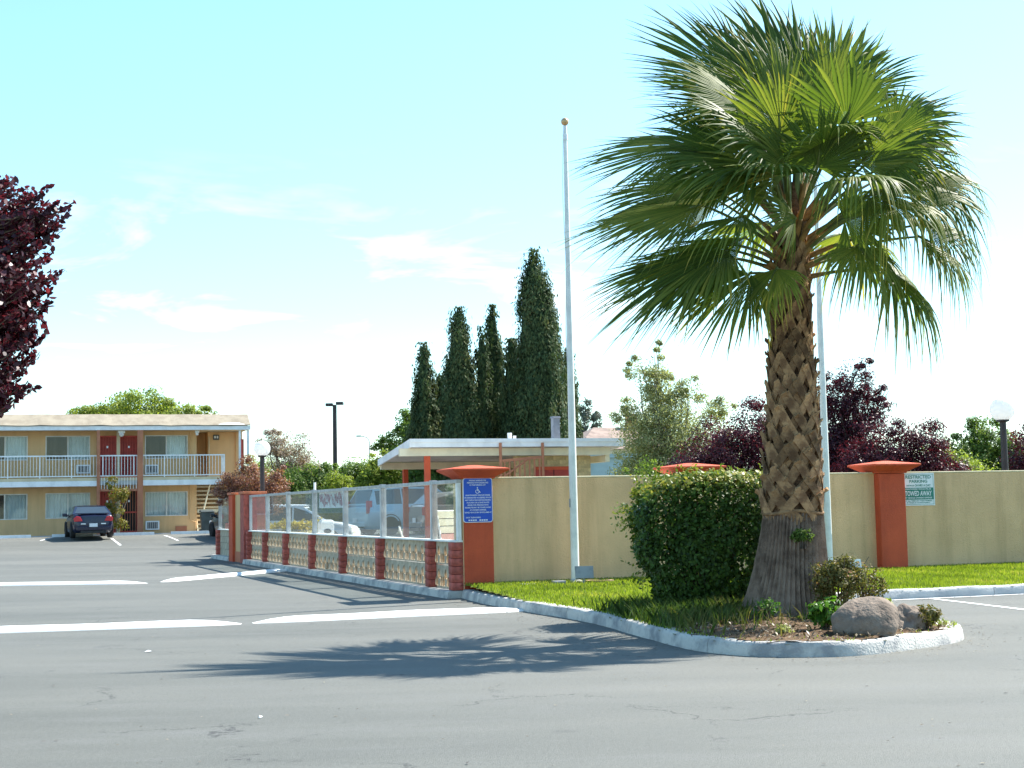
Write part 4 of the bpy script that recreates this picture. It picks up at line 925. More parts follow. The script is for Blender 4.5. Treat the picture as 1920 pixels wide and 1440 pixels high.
    tm = MB(); tm.lathe(prof, 22); tme = tm.mesh('tyre', M['tyre'], 50); rm = MB(); rm.lathe([(.03, -.085), (wr*.25, -.09), (wr*.60, -.075), (wr*.63, -.06), (wr*.63, .06), (wr*.60, .075), (wr*.25, .09), (.03, .085)], 16); rme = rm.mesh('rim', M['rim'], 40)
    for yy in (-hl+.95, hl-.90):
        for sg in (-1, 1):
            w_ = link('wheel', None, root, (sg*(hw-.10), yy, wr)); w_.rotation_euler = (0, pi/2, 0)
            link('tyre', tme, w_); link('rim', rme, w_)
            ar = MB(); ar.v = []; 
            # dark arch lip
            pts = [(sg*(hw*.985), yy+(wr+.055)*cos(t), wr+(wr+.055)*sin(t)) for t in np.linspace(-.1, pi+.1, 13)]
            ar.tube(pts, .022, 6); ar.build('arch_lip', M['black'] if kind != 'suv' else paint, root)
            ad = MB(); ad.prism([(yy+(wr+.05)*cos(t), wr+(wr+.05)*sin(t)) for t in np.linspace(0, pi, 11)], 0, sg*(hw*.80), sg*(hw*.988)); ad.build('arch_well', M['black'], root)
    return root
x, y, _ = ML(-2.28, -3.9); car('coupe_car', 'dark blue coupe parked nose in to the motel, seen from behind', 'car', x, y, radians(21), M['navy'], 4.75, 1.76, 1.40, 'coupe')
car('sedan_car', 'black car with a red tail light, half hidden by the glass fence end', 'car', -12.2, 66.2, radians(24), M['blackcar'], 4.7, 1.8, 1.42, 'coupe')
HU = GA - pi/2
car('minivan_car', 'pale blue minivan seen through the middle of the glass fence', 'car', -3.75, 56.2, HU+radians(12), M['bluecar'], 4.9, 1.95, 1.78, 'van')
car('wagon_car', 'grey wagon seen through the nearest panes of the glass fence', 'car', -1.15, 51.0, HU+radians(2), M['greycar'], 4.7, 1.82, 1.50, 'wagon')
car('white_car', 'white car with a large wheel arch seen through the glass below the banner', 'car', -7.35, 50.0, HU-radians(19), M['whitecar'], 4.3, 1.85, 1.58, 'suv')

# ------------------------------------------------------------------ lamps, poles, floodlights
def flagpole(label, x, y, z, top):
    p = thing('flagpole', label, 'flagpole', (x, y, z), 0, 'flagpoles on the lawn')
    n = 12; mb = MB(); mb.tube([(0, 0, -.1+(top+.1)*i/n) for i in range(n+1)], [.068-.036*(i/n)**1.3 for i in range(n+1)], 14); mb.build('shaft', M['pole'], p, smooth=60)
    mb = MB(); mb.tube([(0, 0, top), (0, 0, top+.08)], .03, 10); mb.tube([(0, 0, top-.16), (0, 0, top-.06)], .042, 12); mb.build('truck', M['white'], p, smooth=60)
    mb = MB(); mb.ball((0, 0, top+.15), .066, 16, 10); mb.build('ball_finial', M['gold'], p, smooth=80)
    mb = MB(); mb.tube([(-.05-.012*sin(i*.7), -.02, 1.3+(top-1.45)*i/24) for i in range(25)], .005, 4); mb.build('halyard', M['white'], p)
    mb = MB(); mb.box(-.075, -.055, -.04, 0, 1.22, 1.36); mb.build('cleat', M['greymetal'], p)
    mb = MB(); mb.lathe([(.14, 0), (.14, .02), (.09, .05), (.07, .07)], 16); mb.build('base_collar', M['concrete'], p)
x, y, _ = W(1.80, -.42); flagpole('tall pale flagpole standing between the blue sign and the hedge', x, y, .19, 7.42)
x, y, _ = W(6.50, -.45); flagpole('pale flagpole standing right behind the palm trunk', x, y, .195, 7.3)
def floodlight(name, label, x, y, z, rz, mat, w, d, h):
    f = thing(name, label, 'floodlight', (x, y, z), rz)
    mb = MB(); mb.hexa([(-w/2, -d/2, .10), (w/2, -d/2, .10), (w/2*.9, d/2, .06), (-w/2*.9, d/2, .06), (-w/2, -d/2+.05, .10+h), (w/2, -d/2+.05, .10+h), (w/2*.9, d/2+.03, .02+h), (-w/2*.9, d/2+.03, .02+h)]); mb.build('housing', mat, f, bevel=.012)
    mb = MB(); mb.hexa([(-w/2-.012, -d/2-.02, .09), (w/2+.012, -d/2-.02, .09), (w/2+.012, -d/2+.0, .09), (-w/2-.012, -d/2+.0, .09), (-w/2-.012, -d/2+.03, .11+h), (w/2+.012, -d/2+.03, .11+h), (w/2+.012, -d/2+.05, .11+h), (-w/2-.012, -d/2+.05, .11+h)]); mb.build('front_frame', mat, f)
    mb = MB(); mb.tube([(0, 0, -.05), (0, 0, .12)], .022, 8); mb.build('stem', M['alu'], f)
x, y, _ = W(1.78, -.82); floodlight('floodlight', 'dark grey floodlight at the foot of the tall flagpole', x, y, .20, .12, M['greymetal'], .27, .15, .17)
x, y, _ = W(6.78, -.70); floodlight('floodlight', 'white floodlight at the foot of the flagpole behind the palm', x, y, .20, .2, M['white'], .25, .2, .12)
x, y, _ = W(1.37, -.78); mb = MB(); mb.box(-.10, .10, -.08, .08, 0, .09); o = mb.build('junction_box', M['greymetal'], None, (x, y, .17), .3, bevel=.01); tag(o, 'small grey junction box on the lawn, left of the floodlight', 'junction box')
x, y, _ = W(.95, -.32); mb = MB(); mb.lathe([(.50, 0), (.50, .03), (.38, .045), (.02, .05)], 24); o = mb.build('concrete_pad', M['concrete'], None, (x, y, .165), 0, smooth=40); tag(o, 'low round concrete pad in the grass at the wall foot left of the flagpole', 'concrete pad'); o.scale = (1, .6, 1)
x, y, _ = W(2.12, -.66); mb = MB()
for i in range(24):
    t0, t1 = 2*pi*i/24, 2*pi*(i+1)/24; mb.hexa([(.17*cos(t0), .17*sin(t0), 0), (.23*cos(t0), .23*sin(t0), 0), (.23*cos(t1), .23*sin(t1), 0), (.17*cos(t1), .17*sin(t1), 0), (.17*cos(t0), .17*sin(t0), .06), (.23*cos(t0), .23*sin(t0), .06), (.23*cos(t1), .23*sin(t1), .06), (.17*cos(t1), .17*sin(t1), .06)])
o = mb.build('valve_ring', surf('clay', (.30, .19, .12), .9), None, (x, y, .18)); tag(o, 'round clay valve ring sunk in the lawn right of the floodlight', 'valve box')
mb = MB(); mb.lathe([(.17, 0), (.17, .012)], 20); mb.build('dark_lid', M['dark'], o)
def globe_lamp(label, x, y, zc, r, z0):
    p = thing('globe_lamp', label, 'street lamp', (x, y, z0), 0, 'globe lamps behind the walls')
    mb = MB(); mb.tube([(0, 0, 0), (0, 0, zc-r*.86-z0)], [.075, .065], 12); mb.build('pole', M['darkpole'], p, smooth=60)
    mb = MB(); mb.lathe([(.07, 0), (.13, .02), (.13, .06), (.10, .09)], 16, (0, 0, zc-z0-r*1.05)); mb.build('collar', M['darkpole'], p, smooth=40)
    mb = MB(); mb.ball((0, 0, zc-z0), r, 28, 18); mb.build('globe', M['globe'], p, smooth=80)
globe_lamp('white globe lamp on a dark pole rising above the bronze bush', -7.23, 43.0, 3.235, .235, .0)
globe_lamp('white globe lamp on a dark pole behind the tan wall at the far right', 9.95, 30.3, 3.21, .25, .1)
lp = thing('lot_light', 'tall dark car park light with two square heads above the green bushes', 'street lamp', (-8.95, 75, .4))
mb = MB(); mb.tube([(0, 0, 0), (0, 0, 6.3)], [.13, .10], 10); mb.build('pole', M['darkpole'], lp, smooth=60)
for sg in (-1, 1):
    mb = MB(); mb.box(sg*.08-(.36 if sg < 0 else 0), sg*.08+(.36 if sg > 0 else 0), -.2, .2, 6.27+.03*sg, 6.41+.03*sg); mb.build('lamp_head', M['darkpole'], lp, bevel=.02)
st_ = thing('street_light', 'far thin street light with a curved arm above the bushes', 'street lamp', (-10.6, 110, .4))
mb = MB(); mb.tube([(0, 0, 0), (0, 0, 6.0), (-.1, 0, 6.25), (-.4, 0, 6.38), (-.7, 0, 6.42)], .035, 6); mb.build('pole', M['greymetal'], st_)
mb = MB(); mb.box(-.95, -.6, -.1, .1, 6.36, 6.46); mb.build('lamp_head', M['greymetal'], st_)

# ------------------------------------------------------------------ pool terrace and its things
mb = MB(); mb.box(.22, 6.0, .55, 18, .02, .12); tag(mb.build('pool_deck', M['deck'], None, W(0, 0), GA), kind='structure')
def pool_chair(x, y, rz, label, back=1.0):
    c = thing('pool_chair', label, 'pool chair', (x, y, .12), rz, 'strap chairs on the pool deck')
    w = .30
    for s in (-1, 1):
        mb = MB(); mb.tube([(s*w, .32, 0), (s*w, .30, .62), (s*w, .22, .66), (s*w, -.22, .64), (s*w, -.28, .58), (s*w, -.26, 0)], .018, 6); mb.build('arm', M['strap_white'], c, smooth=60)
        mb = MB(); mb.tube([(s*w*.9, .30, .40), (s*w*.9, -.22, .38), (s*w*.9, -.40, back)], .018, 6); mb.build('side_rail', M['strap_white'], c, smooth=60)
    mb = MB(); mb.tube([(-w*.9, -.40, back), (w*.9, -.40, back)], .018, 6); mb.build('top_rail', M['strap_white'], c)
    for k in range(5): mb = MB(); mb.box(-w*.9, w*.9, .24-k*.10, .30-k*.10, .395, .415); mb.build('strap', M['strap_pink'] if k % 2 else M['strap_cream'], c)
    for k in range(6):
        t = .04+k*.16; yy = -.22-.18*t; z = .38+(back-.38)*t; mb = MB(); mb.box(-w*.9, w*.9, yy-.012, yy+.004, z, z+(back-.38)*.145); mb.build('strap', M['strap_cream'] if k > 2 else M['strap_pink'], c)
# placed along lines of sight through the panes
pool_chair(*W(.95, 9.3)[:2], radians(262), 'pool chair seen through the pane under the banner', .92)
pool_chair(*W(1.3, 6.8)[:2], radians(275), 'pool chair seen through the glass in front of the minivan rear', .95)
pool_chair(*W(1.45, 4.4)[:2], radians(228), 'tall backed pool chair seen through the glass just left of the grey wagon', 1.26)
bq = thing('pedestal_box', 'white topped pedestal box with a dark oval opening in front of yellow flowers', 'box', W(1.0, 14.0, .12), GA)
mb = MB(); mb.box(-.16, .16, -.16, .16, 0, .62); mb.build('base', M['black'], bq, bevel=.01)
mb = MB(); mb.box(-.17, .17, -.17, .17, .62, 1.0); mb.frustum(0, 0, 1.0, .17, .17, 1.08, .12, .12); mb.build('top', M['white'], bq, bevel=.015)
mb = MB(); mb.prism([(.10*cos(t), .80+.06*sin(t)) for t in np.linspace(0, 2*pi, 16, endpoint=False)], 1, -.178, -.165); mb.build('oval_opening', M['black'], bq)
o = MB(); o.tube([(0, 0, 0), (0, 0, 2.02)], .03, 8); o = o.build('slim_post', M['white'], None, W(.55, 13.2, .1)); tag(o, 'slim white post rising just above the glass fence left of the banner', 'post')
# bin and bundle by the stairs
bx, by, _ = ML(3.25, -.9); bz = ground(bx, by)
bn_ = thing('wheeled_bin', 'dark grey wheeled bin in front of the motel stairs', 'bin', (bx, by, max(bz, .49)), MA)
mb = MB(); mb.frustum(0, 0, .08, .24, .28, .95, .31, .36); mb.build('body', M['bingrey'], bn_, bevel=.03)
mb = MB(); mb.hexa([(-.34, -.40, .95), (.34, -.40, .95), (.34, .40, .97), (-.34, .40, .97), (-.33, -.38, 1.0), (.33, -.38, 1.0), (.30, .36, 1.08), (-.30, .36, 1.08)]); mb.build('lid', M['bingrey'], bn_, bevel=.03)
for s in (-1, 1): mb = MB(); mb.tube([(s*.25-.03, .28, .09), (s*.25+.03, .28, .09)], .09, 12); mb.build('wheel', M['tyre'], bn_)
# ------------------------------------------------------------------ the big fan palm
PX, PY, PZ = 3.10, 17.2, .15
palm = thing('fan_palm', 'big fan palm with crisscross leaf bases on a flared trunk', 'palm tree', (PX, PY, PZ))
def axis_x(z): return float(np.interp(z, [0, 1.0, 1.7, 2.8, 3.8, 4.6, 5.2], [0, .08, .12, .14, .16, .20, .23]))
# lower trunk, ridged
def rbase(z): return float(np.interp(z, [0, .1, .25, .5, .8, 1.05, 1.15], [.60, .535, .475, .415, .368, .338, .325]))
mb = MB(); NA, NZ = 150, 26; rr = np.random.default_rng(3); ph = rr.uniform(0, 6.28, 6); amp = rr.uniform(.6, 1.3, NA)
for i in range(NZ+1):
    z = -.08+1.24*i/NZ
    for j in range(NA):
        a = 2*pi*j/NA; w = sin(z*3+ph[0]+3*a)*.02
        r = rbase(z)*(1+.012*sin(3*a+ph[1])+.010*sin(5*a+z*2))
        r += (.017 if j % 3 == 0 else (-.022*amp[j] if j % 3 == 1 else .0))*(.55+.45*min(1, max(0, z/.6))) + rr.uniform(-.004, .004)
        mb.v.append((axis_x(z)+r*cos(a+w), r*sin(a+w), z))
for i in range(NZ):
    for j in range(NA): mb.f.append((i*NA+j, i*NA+(j+1) % NA, (i+1)*NA+(j+1) % NA, (i+1)*NA+j)); mb.mi.append(0)
mb.f.append(tuple(NZ*NA+j for j in range(NA))); mb.mi.append(0)
mb.build('trunk', M['palmtrunk'], palm, smooth=30)
# upper trunk core under the leaf bases
def rup(z): return float(np.interp(z, [1.1, 1.6, 2.2, 3.0, 3.8, 4.1, 4.5, 5.0], [.322, .296, .256, .222, .198, .180, .135, .05]))
mb = MB(); mb.tube([(axis_x(z), 0, z) for z in np.linspace(1.08, 5.0, 18)], [rup(z)-.012 for z in np.linspace(1.08, 5.0, 18)], 28); mb.build('upper_trunk', M['fibre'], palm, smooth=60)
def strap(mb, th0, z0, th1, z1, r0, r1, w0, w1, R0, seg=4, thick=.016):
    """a flat strap hugging a cylinder of radius R0, from (angle, height, lift) to (angle, height, lift)"""
    rows = []
    for i in range(seg+1):
        t = i/seg; th = th0+(th1-th0)*t; z = z0+(z1-z0)*t-.018*sin(pi*t); r = R0+r0+(r1-r0)*t**1.6+.010*sin(pi*t); w = (w0+(w1-w0)*t)/2
        dth = (th1-th0)*R0; dz = z1-z0; l = sqrt(dth*dth+dz*dz); nx, nz = -dz/l, dth/l      # across the strap
        pts = []
        for s, k in ((1, 1), (-1, 1), (-1, 0), (1, 0)):
            a = th+s*w*nx/R0; zz = z+s*w*nz; rad = r-(0 if k else thick) - .004*abs(s)
            pts.append((rad*cos(a), rad*sin(a), zz))
        rows.append(pts)
    o = len(mb.v)
    for p in rows: mb.v += p
    for i in range(seg):
        for j in range(4): mb.f.append((o+i*4+j, o+i*4+(j+1) % 4, o+(i+1)*4+(j+1) % 4, o+(i+1)*4+j)); mb.mi.append(0)
    mb.f += [(o, o+1, o+2, o+3), tuple(o+seg*4+j for j in (3, 2, 1, 0))]; mb.mi += [0, 0]
boots = []
for k in range(9):                       # a few shapes of split leaf base, at unit radius .28
    r_ = random.Random(k); mb = MB(); R0 = .28
    h = r_.uniform(.20, .29); a0 = r_.uniform(-.10, .10)
    for s in (-1, 1):
        strap(mb, s*r_.uniform(.60, .80), -.10+r_.uniform(-.04, .03), a0-s*.05, h*.86, .006+.008*(s > 0), .040+r_.uniform(0, .02)+.008*(s > 0), r_.uniform(.075, .10), r_.uniform(.085, .115), R0)
    # blunt, cut stub of the stalk standing off the trunk
    l = r_.uniform(.03, .11); o_ = r_.uniform(.02, .06); w = r_.uniform(.035, .055)
    z0 = h*.66; mb.hexa([(R0+.012, -w, z0), (R0+.034, -w, z0-.01), (R0+.034, w, z0-.01), (R0+.012, w, z0), (R0+.018+o_, -w*.62, z0+l), (R0+.04+o_, -w*.62, z0+l-.02), (R0+.04+o_, w*.62, z0+l+.015), (R0+.018+o_, w*.62, z0+l+.02)])
    boots.append(mb.mesh('leaf_base', M['boot'], 35))
row = 0; z = 1.20
while z < 4.30:
    n = 8
    for k in range(n):
        a = 2*pi*(k+.5*(row % 2))/n + random.uniform(-.06, .06); s = (rup(z))/.28
        o = link('leaf_base', random.choice(boots), palm, (axis_x(z), 0, z+random.uniform(-.045, .045)), a+random.uniform(-.05, .05))
        o.scale = (s*random.uniform(.97, 1.05), s*random.uniform(.95, 1.08), random.uniform(.9, 1.12)); o.rotation_euler = (random.uniform(-.05, .05), random.uniform(-.05, .03), a)
    z += .150; row += 1
mb = MB(); mb.tube([((rbase(1.15)+.012)*cos(t)+axis_x(1.15), (rbase(1.15)+.012)*sin(t), 1.165+.018*sin(3*t)) for t in np.linspace(0, 2*pi, 40)], .022, 6); mb.build('bark_rim', M['boot'], palm, smooth=60)

# fronds: petiole and a pleated fan whose free tips hang
def frond(hast, ax, nrm, Rr, spread, droop, seed, yellow=0, wind=(-.10, 0, 0), zbase=None, nseg=46):
    r_ = np.random.default_rng(seed); fold = r_.uniform(.12, .48); spread *= r_.uniform(.84, 1.06); nrm = Vector(nrm)+Vector(r_.normal(0, .16, 3)); h = Vector(hast); a = Vector(ax).normalized(); n = Vector(nrm); n = (n-a*n.dot(a)).normalized(); s = n.cross(a)
    ts = np.array([.03, .16, .32, .46, .58, .70, .81, .91, 1.0]); K = len(ts); S = radians(spread); dphi = 2*S/(nseg-1)
    V, F, A = [], [], []; wnd = Vector(wind); base = r_.uniform(.25, .6); side_l = r_.uniform(.9, 1.08); side_r = r_.uniform(.9, 1.08)
    for i in range(nseg):
        if r_.random() < .03: continue
        ph = -S+dphi*i; L = Rr*(1-.30*(abs(ph)/S)**2)*r_.uniform(.93, 1.06)*(side_l if ph < 0 else side_r); fz = r_.uniform(.58, .74)
        bend = droop*(.62 if ax[0] < .3 else 1)*r_.uniform(.3, 1.6)+.12*(r_.random() < .12); tw = r_.normal(0, .10); tipb = r_.uniform(0, .55)*(r_.random() < .45); ta = r_.normal(0, .05); vv = base+r_.normal(0, .09); o = len(V)
        d = a*cos(ph)+s*sin(ph); e = -a*sin(ph)+s*cos(ph)
        for t in ts:
            lift = -fold*abs(sin(ph*.5))**1.5*L*t*.9 - .16*L*t*t*max(0, cos(ph))
            f = max(0, (t-.48)/.52)
            p = h + d*(L*t*(1-.16*bend*f*f)) + n*lift + e*(ta*L*f) + Vector((0, 0, -1))*(bend*L*.62*f**1.9) + wnd*(L*t*t) + n*(tw*L*f*f*.5)
            if t <= fz: half = L*t*math.tan(dphi/2)*.98
            else: half = L*fz*math.tan(dphi/2)*(1-((t-fz)/(1-fz))**.62*.96)
            pl = half*.75
            V += [p-e*half, p+n*pl, p+e*half]
            va = vv+.10*(t > .9)+(yellow*(t**2)*r_.uniform(.5, 1.2)); tb = tipb*max(0, (t-.72)/.28); A += [va-.05+tb, va+.08+tb, va-.05+tb]
        for k in range(K-1):
            q = o+3*k; F += [(q, q+1, q+4, q+3), (q+1, q+2, q+5, q+4)]
    me = np_mesh('frond', np.array([tuple(v) for v in V]), np.array(F), M['palmleaf'], np.clip(A, 0, 1))
    fo = link('frond', me, palm)
    zb = zbase if zbase is not None else float(np.clip(3.80+.40*(h.z-3.75), 3.72, 4.85)); dx, dy = h.x-axis_x(zb), h.y; l = sqrt(dx*dx+dy*dy)+1e-6; rb = rup(zb)*.7
    b = Vector((axis_x(zb)+dx/l*rb, dy/l*rb, zb)); c = b+(h-b)*.5+Vector((0, 0, .10*(h-b).length))
    pts = []
    for i in range(9): t = i/8; pts.append(b*(1-t)**2+c*2*t*(1-t)+h*t*t)
    mb = MB(); mb.tube(pts, [.027-.014*i/8 for i in range(9)], 6); mb.build('petiole', M['petiole'], fo, smooth=60)
    mb = MB(); mb.tube(pts[:3], [.045, .036, .027], 6); mb.build('petiole_base', M['petiolebase'], fo, smooth=60)
    mb = MB(); mb.tube([h-a*.03, h+a*.10+n*.004, h+a*.22-n*.01], [.017, .014, .004], 5); mb.build('leaf_midrib', M['petiole'], fo)
O_ = Vector((PX, PY, PZ))
# hastula (world), axis, face normal, blade length, spread, tip droop, yellowing
FR = [
 ((2.10, 16.9, 5.55), (-1, -.05, -.06), (.0, -.62, .78), 1.22, 58, .10, .0),
 ((2.20, 16.7, 4.80), (-1, -.1, -.20), (-.1, -.60, .78), 1.45, 58, .08, .0),
 ((2.41, 17.6, 5.20), (-1, .1, -.04), (.0, -.50, .86), 1.40, 66, .22, .0),
 ((2.66, 16.7, 4.42), (-1, -.08, -.46), (-.3, -.62, .72), 1.80, 52, .12, .0),
 ((2.30, 16.9, 4.25), (-1, -.1, -.34), (-.2, -.65, .70), 1.45, 54, .12, .05),
 ((2.72, 16.75, 4.02), (-.72, -.25, -.66), (-.45, -.72, .5), 1.0, 78, .30, .35),
 ((2.93, 17.4, 6.05), (-.92, .02, .42), (.12, -.90, .40), 1.42, 56, .06, .0),
 ((2.85, 17.3, 6.30), (-.60, .02, .80), (.25, -.92, .28), 1.42, 58, .05, .0),
 ((3.50, 17.5, 6.20), (.02, .10, 1), (.1, -1, .15), 1.50, 88, .06, .0),
 ((3.77, 16.30, 5.62), (.15, -.50, .84), (.05, -.86, -.50), .86, 150, .10, .05),
 ((3.05, 16.40, 5.55), (-.12, -.50, .86), (-.05, -.88, -.45), .78, 140, .16, .0),
 ((4.30, 17.25, 5.68), (.86, -.05, .50), (-.42, -.52, .74), 1.32, 62, .16, .0),
 ((4.57, 16.9, 4.97), (1, -.05, -.03), (.05, -.52, .85), 1.16, 82, .95, .05),
 ((4.64, 17.7, 5.35), (1, .1, .12), (-.1, -.42, .9), 1.05, 78, .55, .0),
 ((4.68, 16.85, 4.42), (.86, -.1, -.50), (.42, -.48, .76), 1.02, 84, .85, .12),
 ((4.33, 16.95, 4.05), (.80, -.10, -.60), (.45, -.55, .70), 1.12, 84, .85, .40),
 ((3.92, 16.60, 4.28), (.35, -.55, -.76), (.3, -.75, .6), .86, 86, .65, .25),
 ((2.55, 17.0, 5.42), (-.90, -.25, -.10), (-.1, -.95, .25), 1.05, 92, .45, .0),
 ((4.10, 17.5, 6.20), (.55, .05, .84), (-.6, -.55, .55), 1.10, 70, .14, .0),
 ((3.25, 17.6, 6.35), (-.25, .1, .97), (.15, -.95, .3), 1.32, 80, .05, .0),
 ((3.85, 17.6, 6.30), (.28, .15, .95), (-.2, -.9, .3), 1.32, 76, .10, .0),
 ((3.05, 18.2, 5.9), (-.45, .6, .66), (.3, -.6, .72), 1.25, 84, .2, .0),
 ((3.9, 18.2, 5.7), (.5, .7, .5), (-.3, -.6, .76), 1.2, 84, .3, .0),
 ((3.2, 18.3, 4.9), (-.4, .9, .0), (.0, -.25, .95), 1.2, 84, .5, .0),
 ((4.1, 18.1, 4.7), (.6, .8, -.1), (.0, -.2, .97), 1.15, 84, .6, .05),
 ((2.5, 18.0, 4.6), (-.8, .55, -.15), (.0, -.3, .95), 1.2, 84, .45, .0),
 ((2.95, 16.35, 5.05), (-.5, -.8, .1), (-.1, -.65, .8), .95, 84, .55, .0),
 ((3.75, 16.25, 4.95), (.35, -.9, .0), (.1, -.5, .86), .92, 84, .7, .0),
 ((2.75, 16.8, 5.95), (-.75, -.25, .55), (.2, -.8, .5), 1.05, 78, .12, .0),
 ((3.55, 17.3, 6.0), (.1, .05, 1), (.0, -1, .1), 1.2, 70, .02, .0),
 ((2.62, 16.45, 4.62), (-.78, -.55, -.25), (-.35, -.6, .7), 1.02, 80, .5, .05),
 ((4.2, 16.45, 4.75), (.75, -.5, -.2), (.3, -.6, .75), .95, 84, .8, .1),
 ((3.0, 16.65, 4.05), (-.45, -.45, -.75), (-.4, -.75, .45), .72, 80, .4, .45),
 ((4.35, 17.6, 4.35), (.85, .35, -.4), (.3, -.3, .9), 1.1, 84, .8, .1),
]
FR += [
 ((2.95, 16.5, 5.10), (-.55, -.35, .35), (-.15, -.95, .15), .85, 125, .16, .0),
 ((3.45, 16.4, 5.15), (.05, -.40, .6), (.0, -.95, .05), .80, 130, .16, .0),
 ((3.95, 16.5, 5.20), (.55, -.35, .45), (.15, -.95, .1), .85, 120, .22, .0),
 ((3.25, 16.75, 4.65), (-.3, -.45, .1), (-.1, -.9, .35), .75, 110, .3, .0),
 ((3.80, 16.7, 4.60), (.5, -.4, .05), (.1, -.9, .4), .75, 110, .4, .0),
 ((2.55, 16.7, 5.35), (-.85, -.3, .2), (-.1, -.92, .3), 1.0, 95, .12, .0),
 ((4.35, 16.75, 5.55), (.8, -.3, .35), (.0, -.92, .35), 1.0, 90, .25, .0),
 ((3.15, 17.0, 5.75), (-.25, -.2, .9), (.05, -.98, -.1), 1.05, 100, .06, .0),
 ((3.15, 16.55, 5.15), (-.35, -.6, .5), (-.1, -.8, .4), .95, 92, .25, .0),
 ((4.05, 16.6, 4.85), (.7, -.5, .05), (.1, -.7, .7), 1.0, 84, .5, .05),

 ((2.90, 16.45, 5.40), (-.6, -.6, .4), (.1, -.75, .6), 1.0, 86, .3, .0),

 ((4.80, 17.1, 5.10), (1, .0, .08), (.0, -.55, .83), 1.10, 80, .75, .0),
 ((4.85, 17.2, 4.62), (.95, .0, -.25), (.25, -.50, .83), 1.0, 82, .9, .1),
 ((4.45, 17.0, 5.35), (.9, -.1, .25), (-.2, -.6, .78), 1.2, 78, .5, .0),
 ((2.45, 17.2, 4.95), (-1, .0, -.12), (-.05, -.58, .81), 1.40, 60, .14, .0),
 ((2.75, 16.6, 5.2), (-.85, -.45, .1), (.0, -.7, .7), 1.15, 80, .4, .0),
 ((3.55, 16.45, 5.35), (.2, -.75, .3), (.0, -.75, .65), .95, 90, .4, .0),
 ((4.15, 16.7, 5.3), (.75, -.4, .2), (-.1, -.7, .7), 1.1, 84, .5, .0),
 ((3.75, 17.2, 6.0), (.35, -.05, .93), (-.15, -.95, .2), 1.15, 84, .12, .0),
 ((3.2, 17.1, 6.0), (-.35, -.05, .93), (.1, -.95, .25), 1.2, 84, .08, .0),
 ((3.45, 18.1, 5.6), (.05, .75, .6), (.0, -.6, .8), 1.3, 88, .2, .0),
 ((2.45, 16.75, 4.3), (-.85, -.3, -.5), (-.4, -.6, .68), 1.25, 72, .3, .1),
 ((2.95, 17.9, 5.3), (-.6, .7, .3), (.1, -.5, .85), 1.3, 86, .3, .0),
]
for i, (h, a, n, r_, sp, dr, ye) in enumerate(FR): frond(Vector(h)-O_, a, n, r_, sp, dr, 100+i, ye)
for i in range(3):                       # closed spears in the heart
    a = 2*pi*i/3; mb = MB(); mb.tube([(axis_x(4.3), 0, 4.2), (axis_x(4.4)+.10*cos(a), .10*sin(a), 5.2), (axis_x(4.5)+.16*cos(a)-.05, .16*sin(a), 6.1+.3*i)], [.04, .05, .008], 6); mb.build('spear_leaf', M['petiole'], palm, smooth=60)
# ------------------------------------------------------------------ leafy plants
def leaf_quads(p, nrm, L, Wd, r_, up=0.0, oval=False):
    """diamond leaves at p (n,3), roughly facing nrm"""
    n = len(p); nn = nrm+r_.normal(0, .55, (n, 3)); nn /= np.linalg.norm(nn, axis=1)[:, None]+1e-9
    t = r_.normal(0, 1, (n, 3)); t[:, 2] += up; a = t-nn*(t*nn).sum(1)[:, None]; a /= np.linalg.norm(a, axis=1)[:, None]+1e-9; b = np.cross(nn, a)
    l = (L*r_.uniform(.65, 1.3, n))[:, None]; w = (Wd*r_.uniform(.7, 1.25, n))[:, None]
    if oval: return np.stack([p-a*l*.5, p+b*w*.42-a*l*.2-nn*w*.12, p+b*w*.42+a*l*.16-nn*w*.12, p+a*l*.5, p-b*w*.42+a*l*.16-nn*w*.12, p-b*w*.42-a*l*.2-nn*w*.12], 1).reshape(-1, 3)
    return np.stack([p-a*l*.5, p+b*w*.5+a*l*.05-nn*w*.12, p+a*l*.5, p-b*w*.5+a*l*.05-nn*w*.12], 1).reshape(-1, 3)
def leaf_faces(n, k): i = np.arange(n)*k; return np.stack([i+j for j in range(k)], 1)
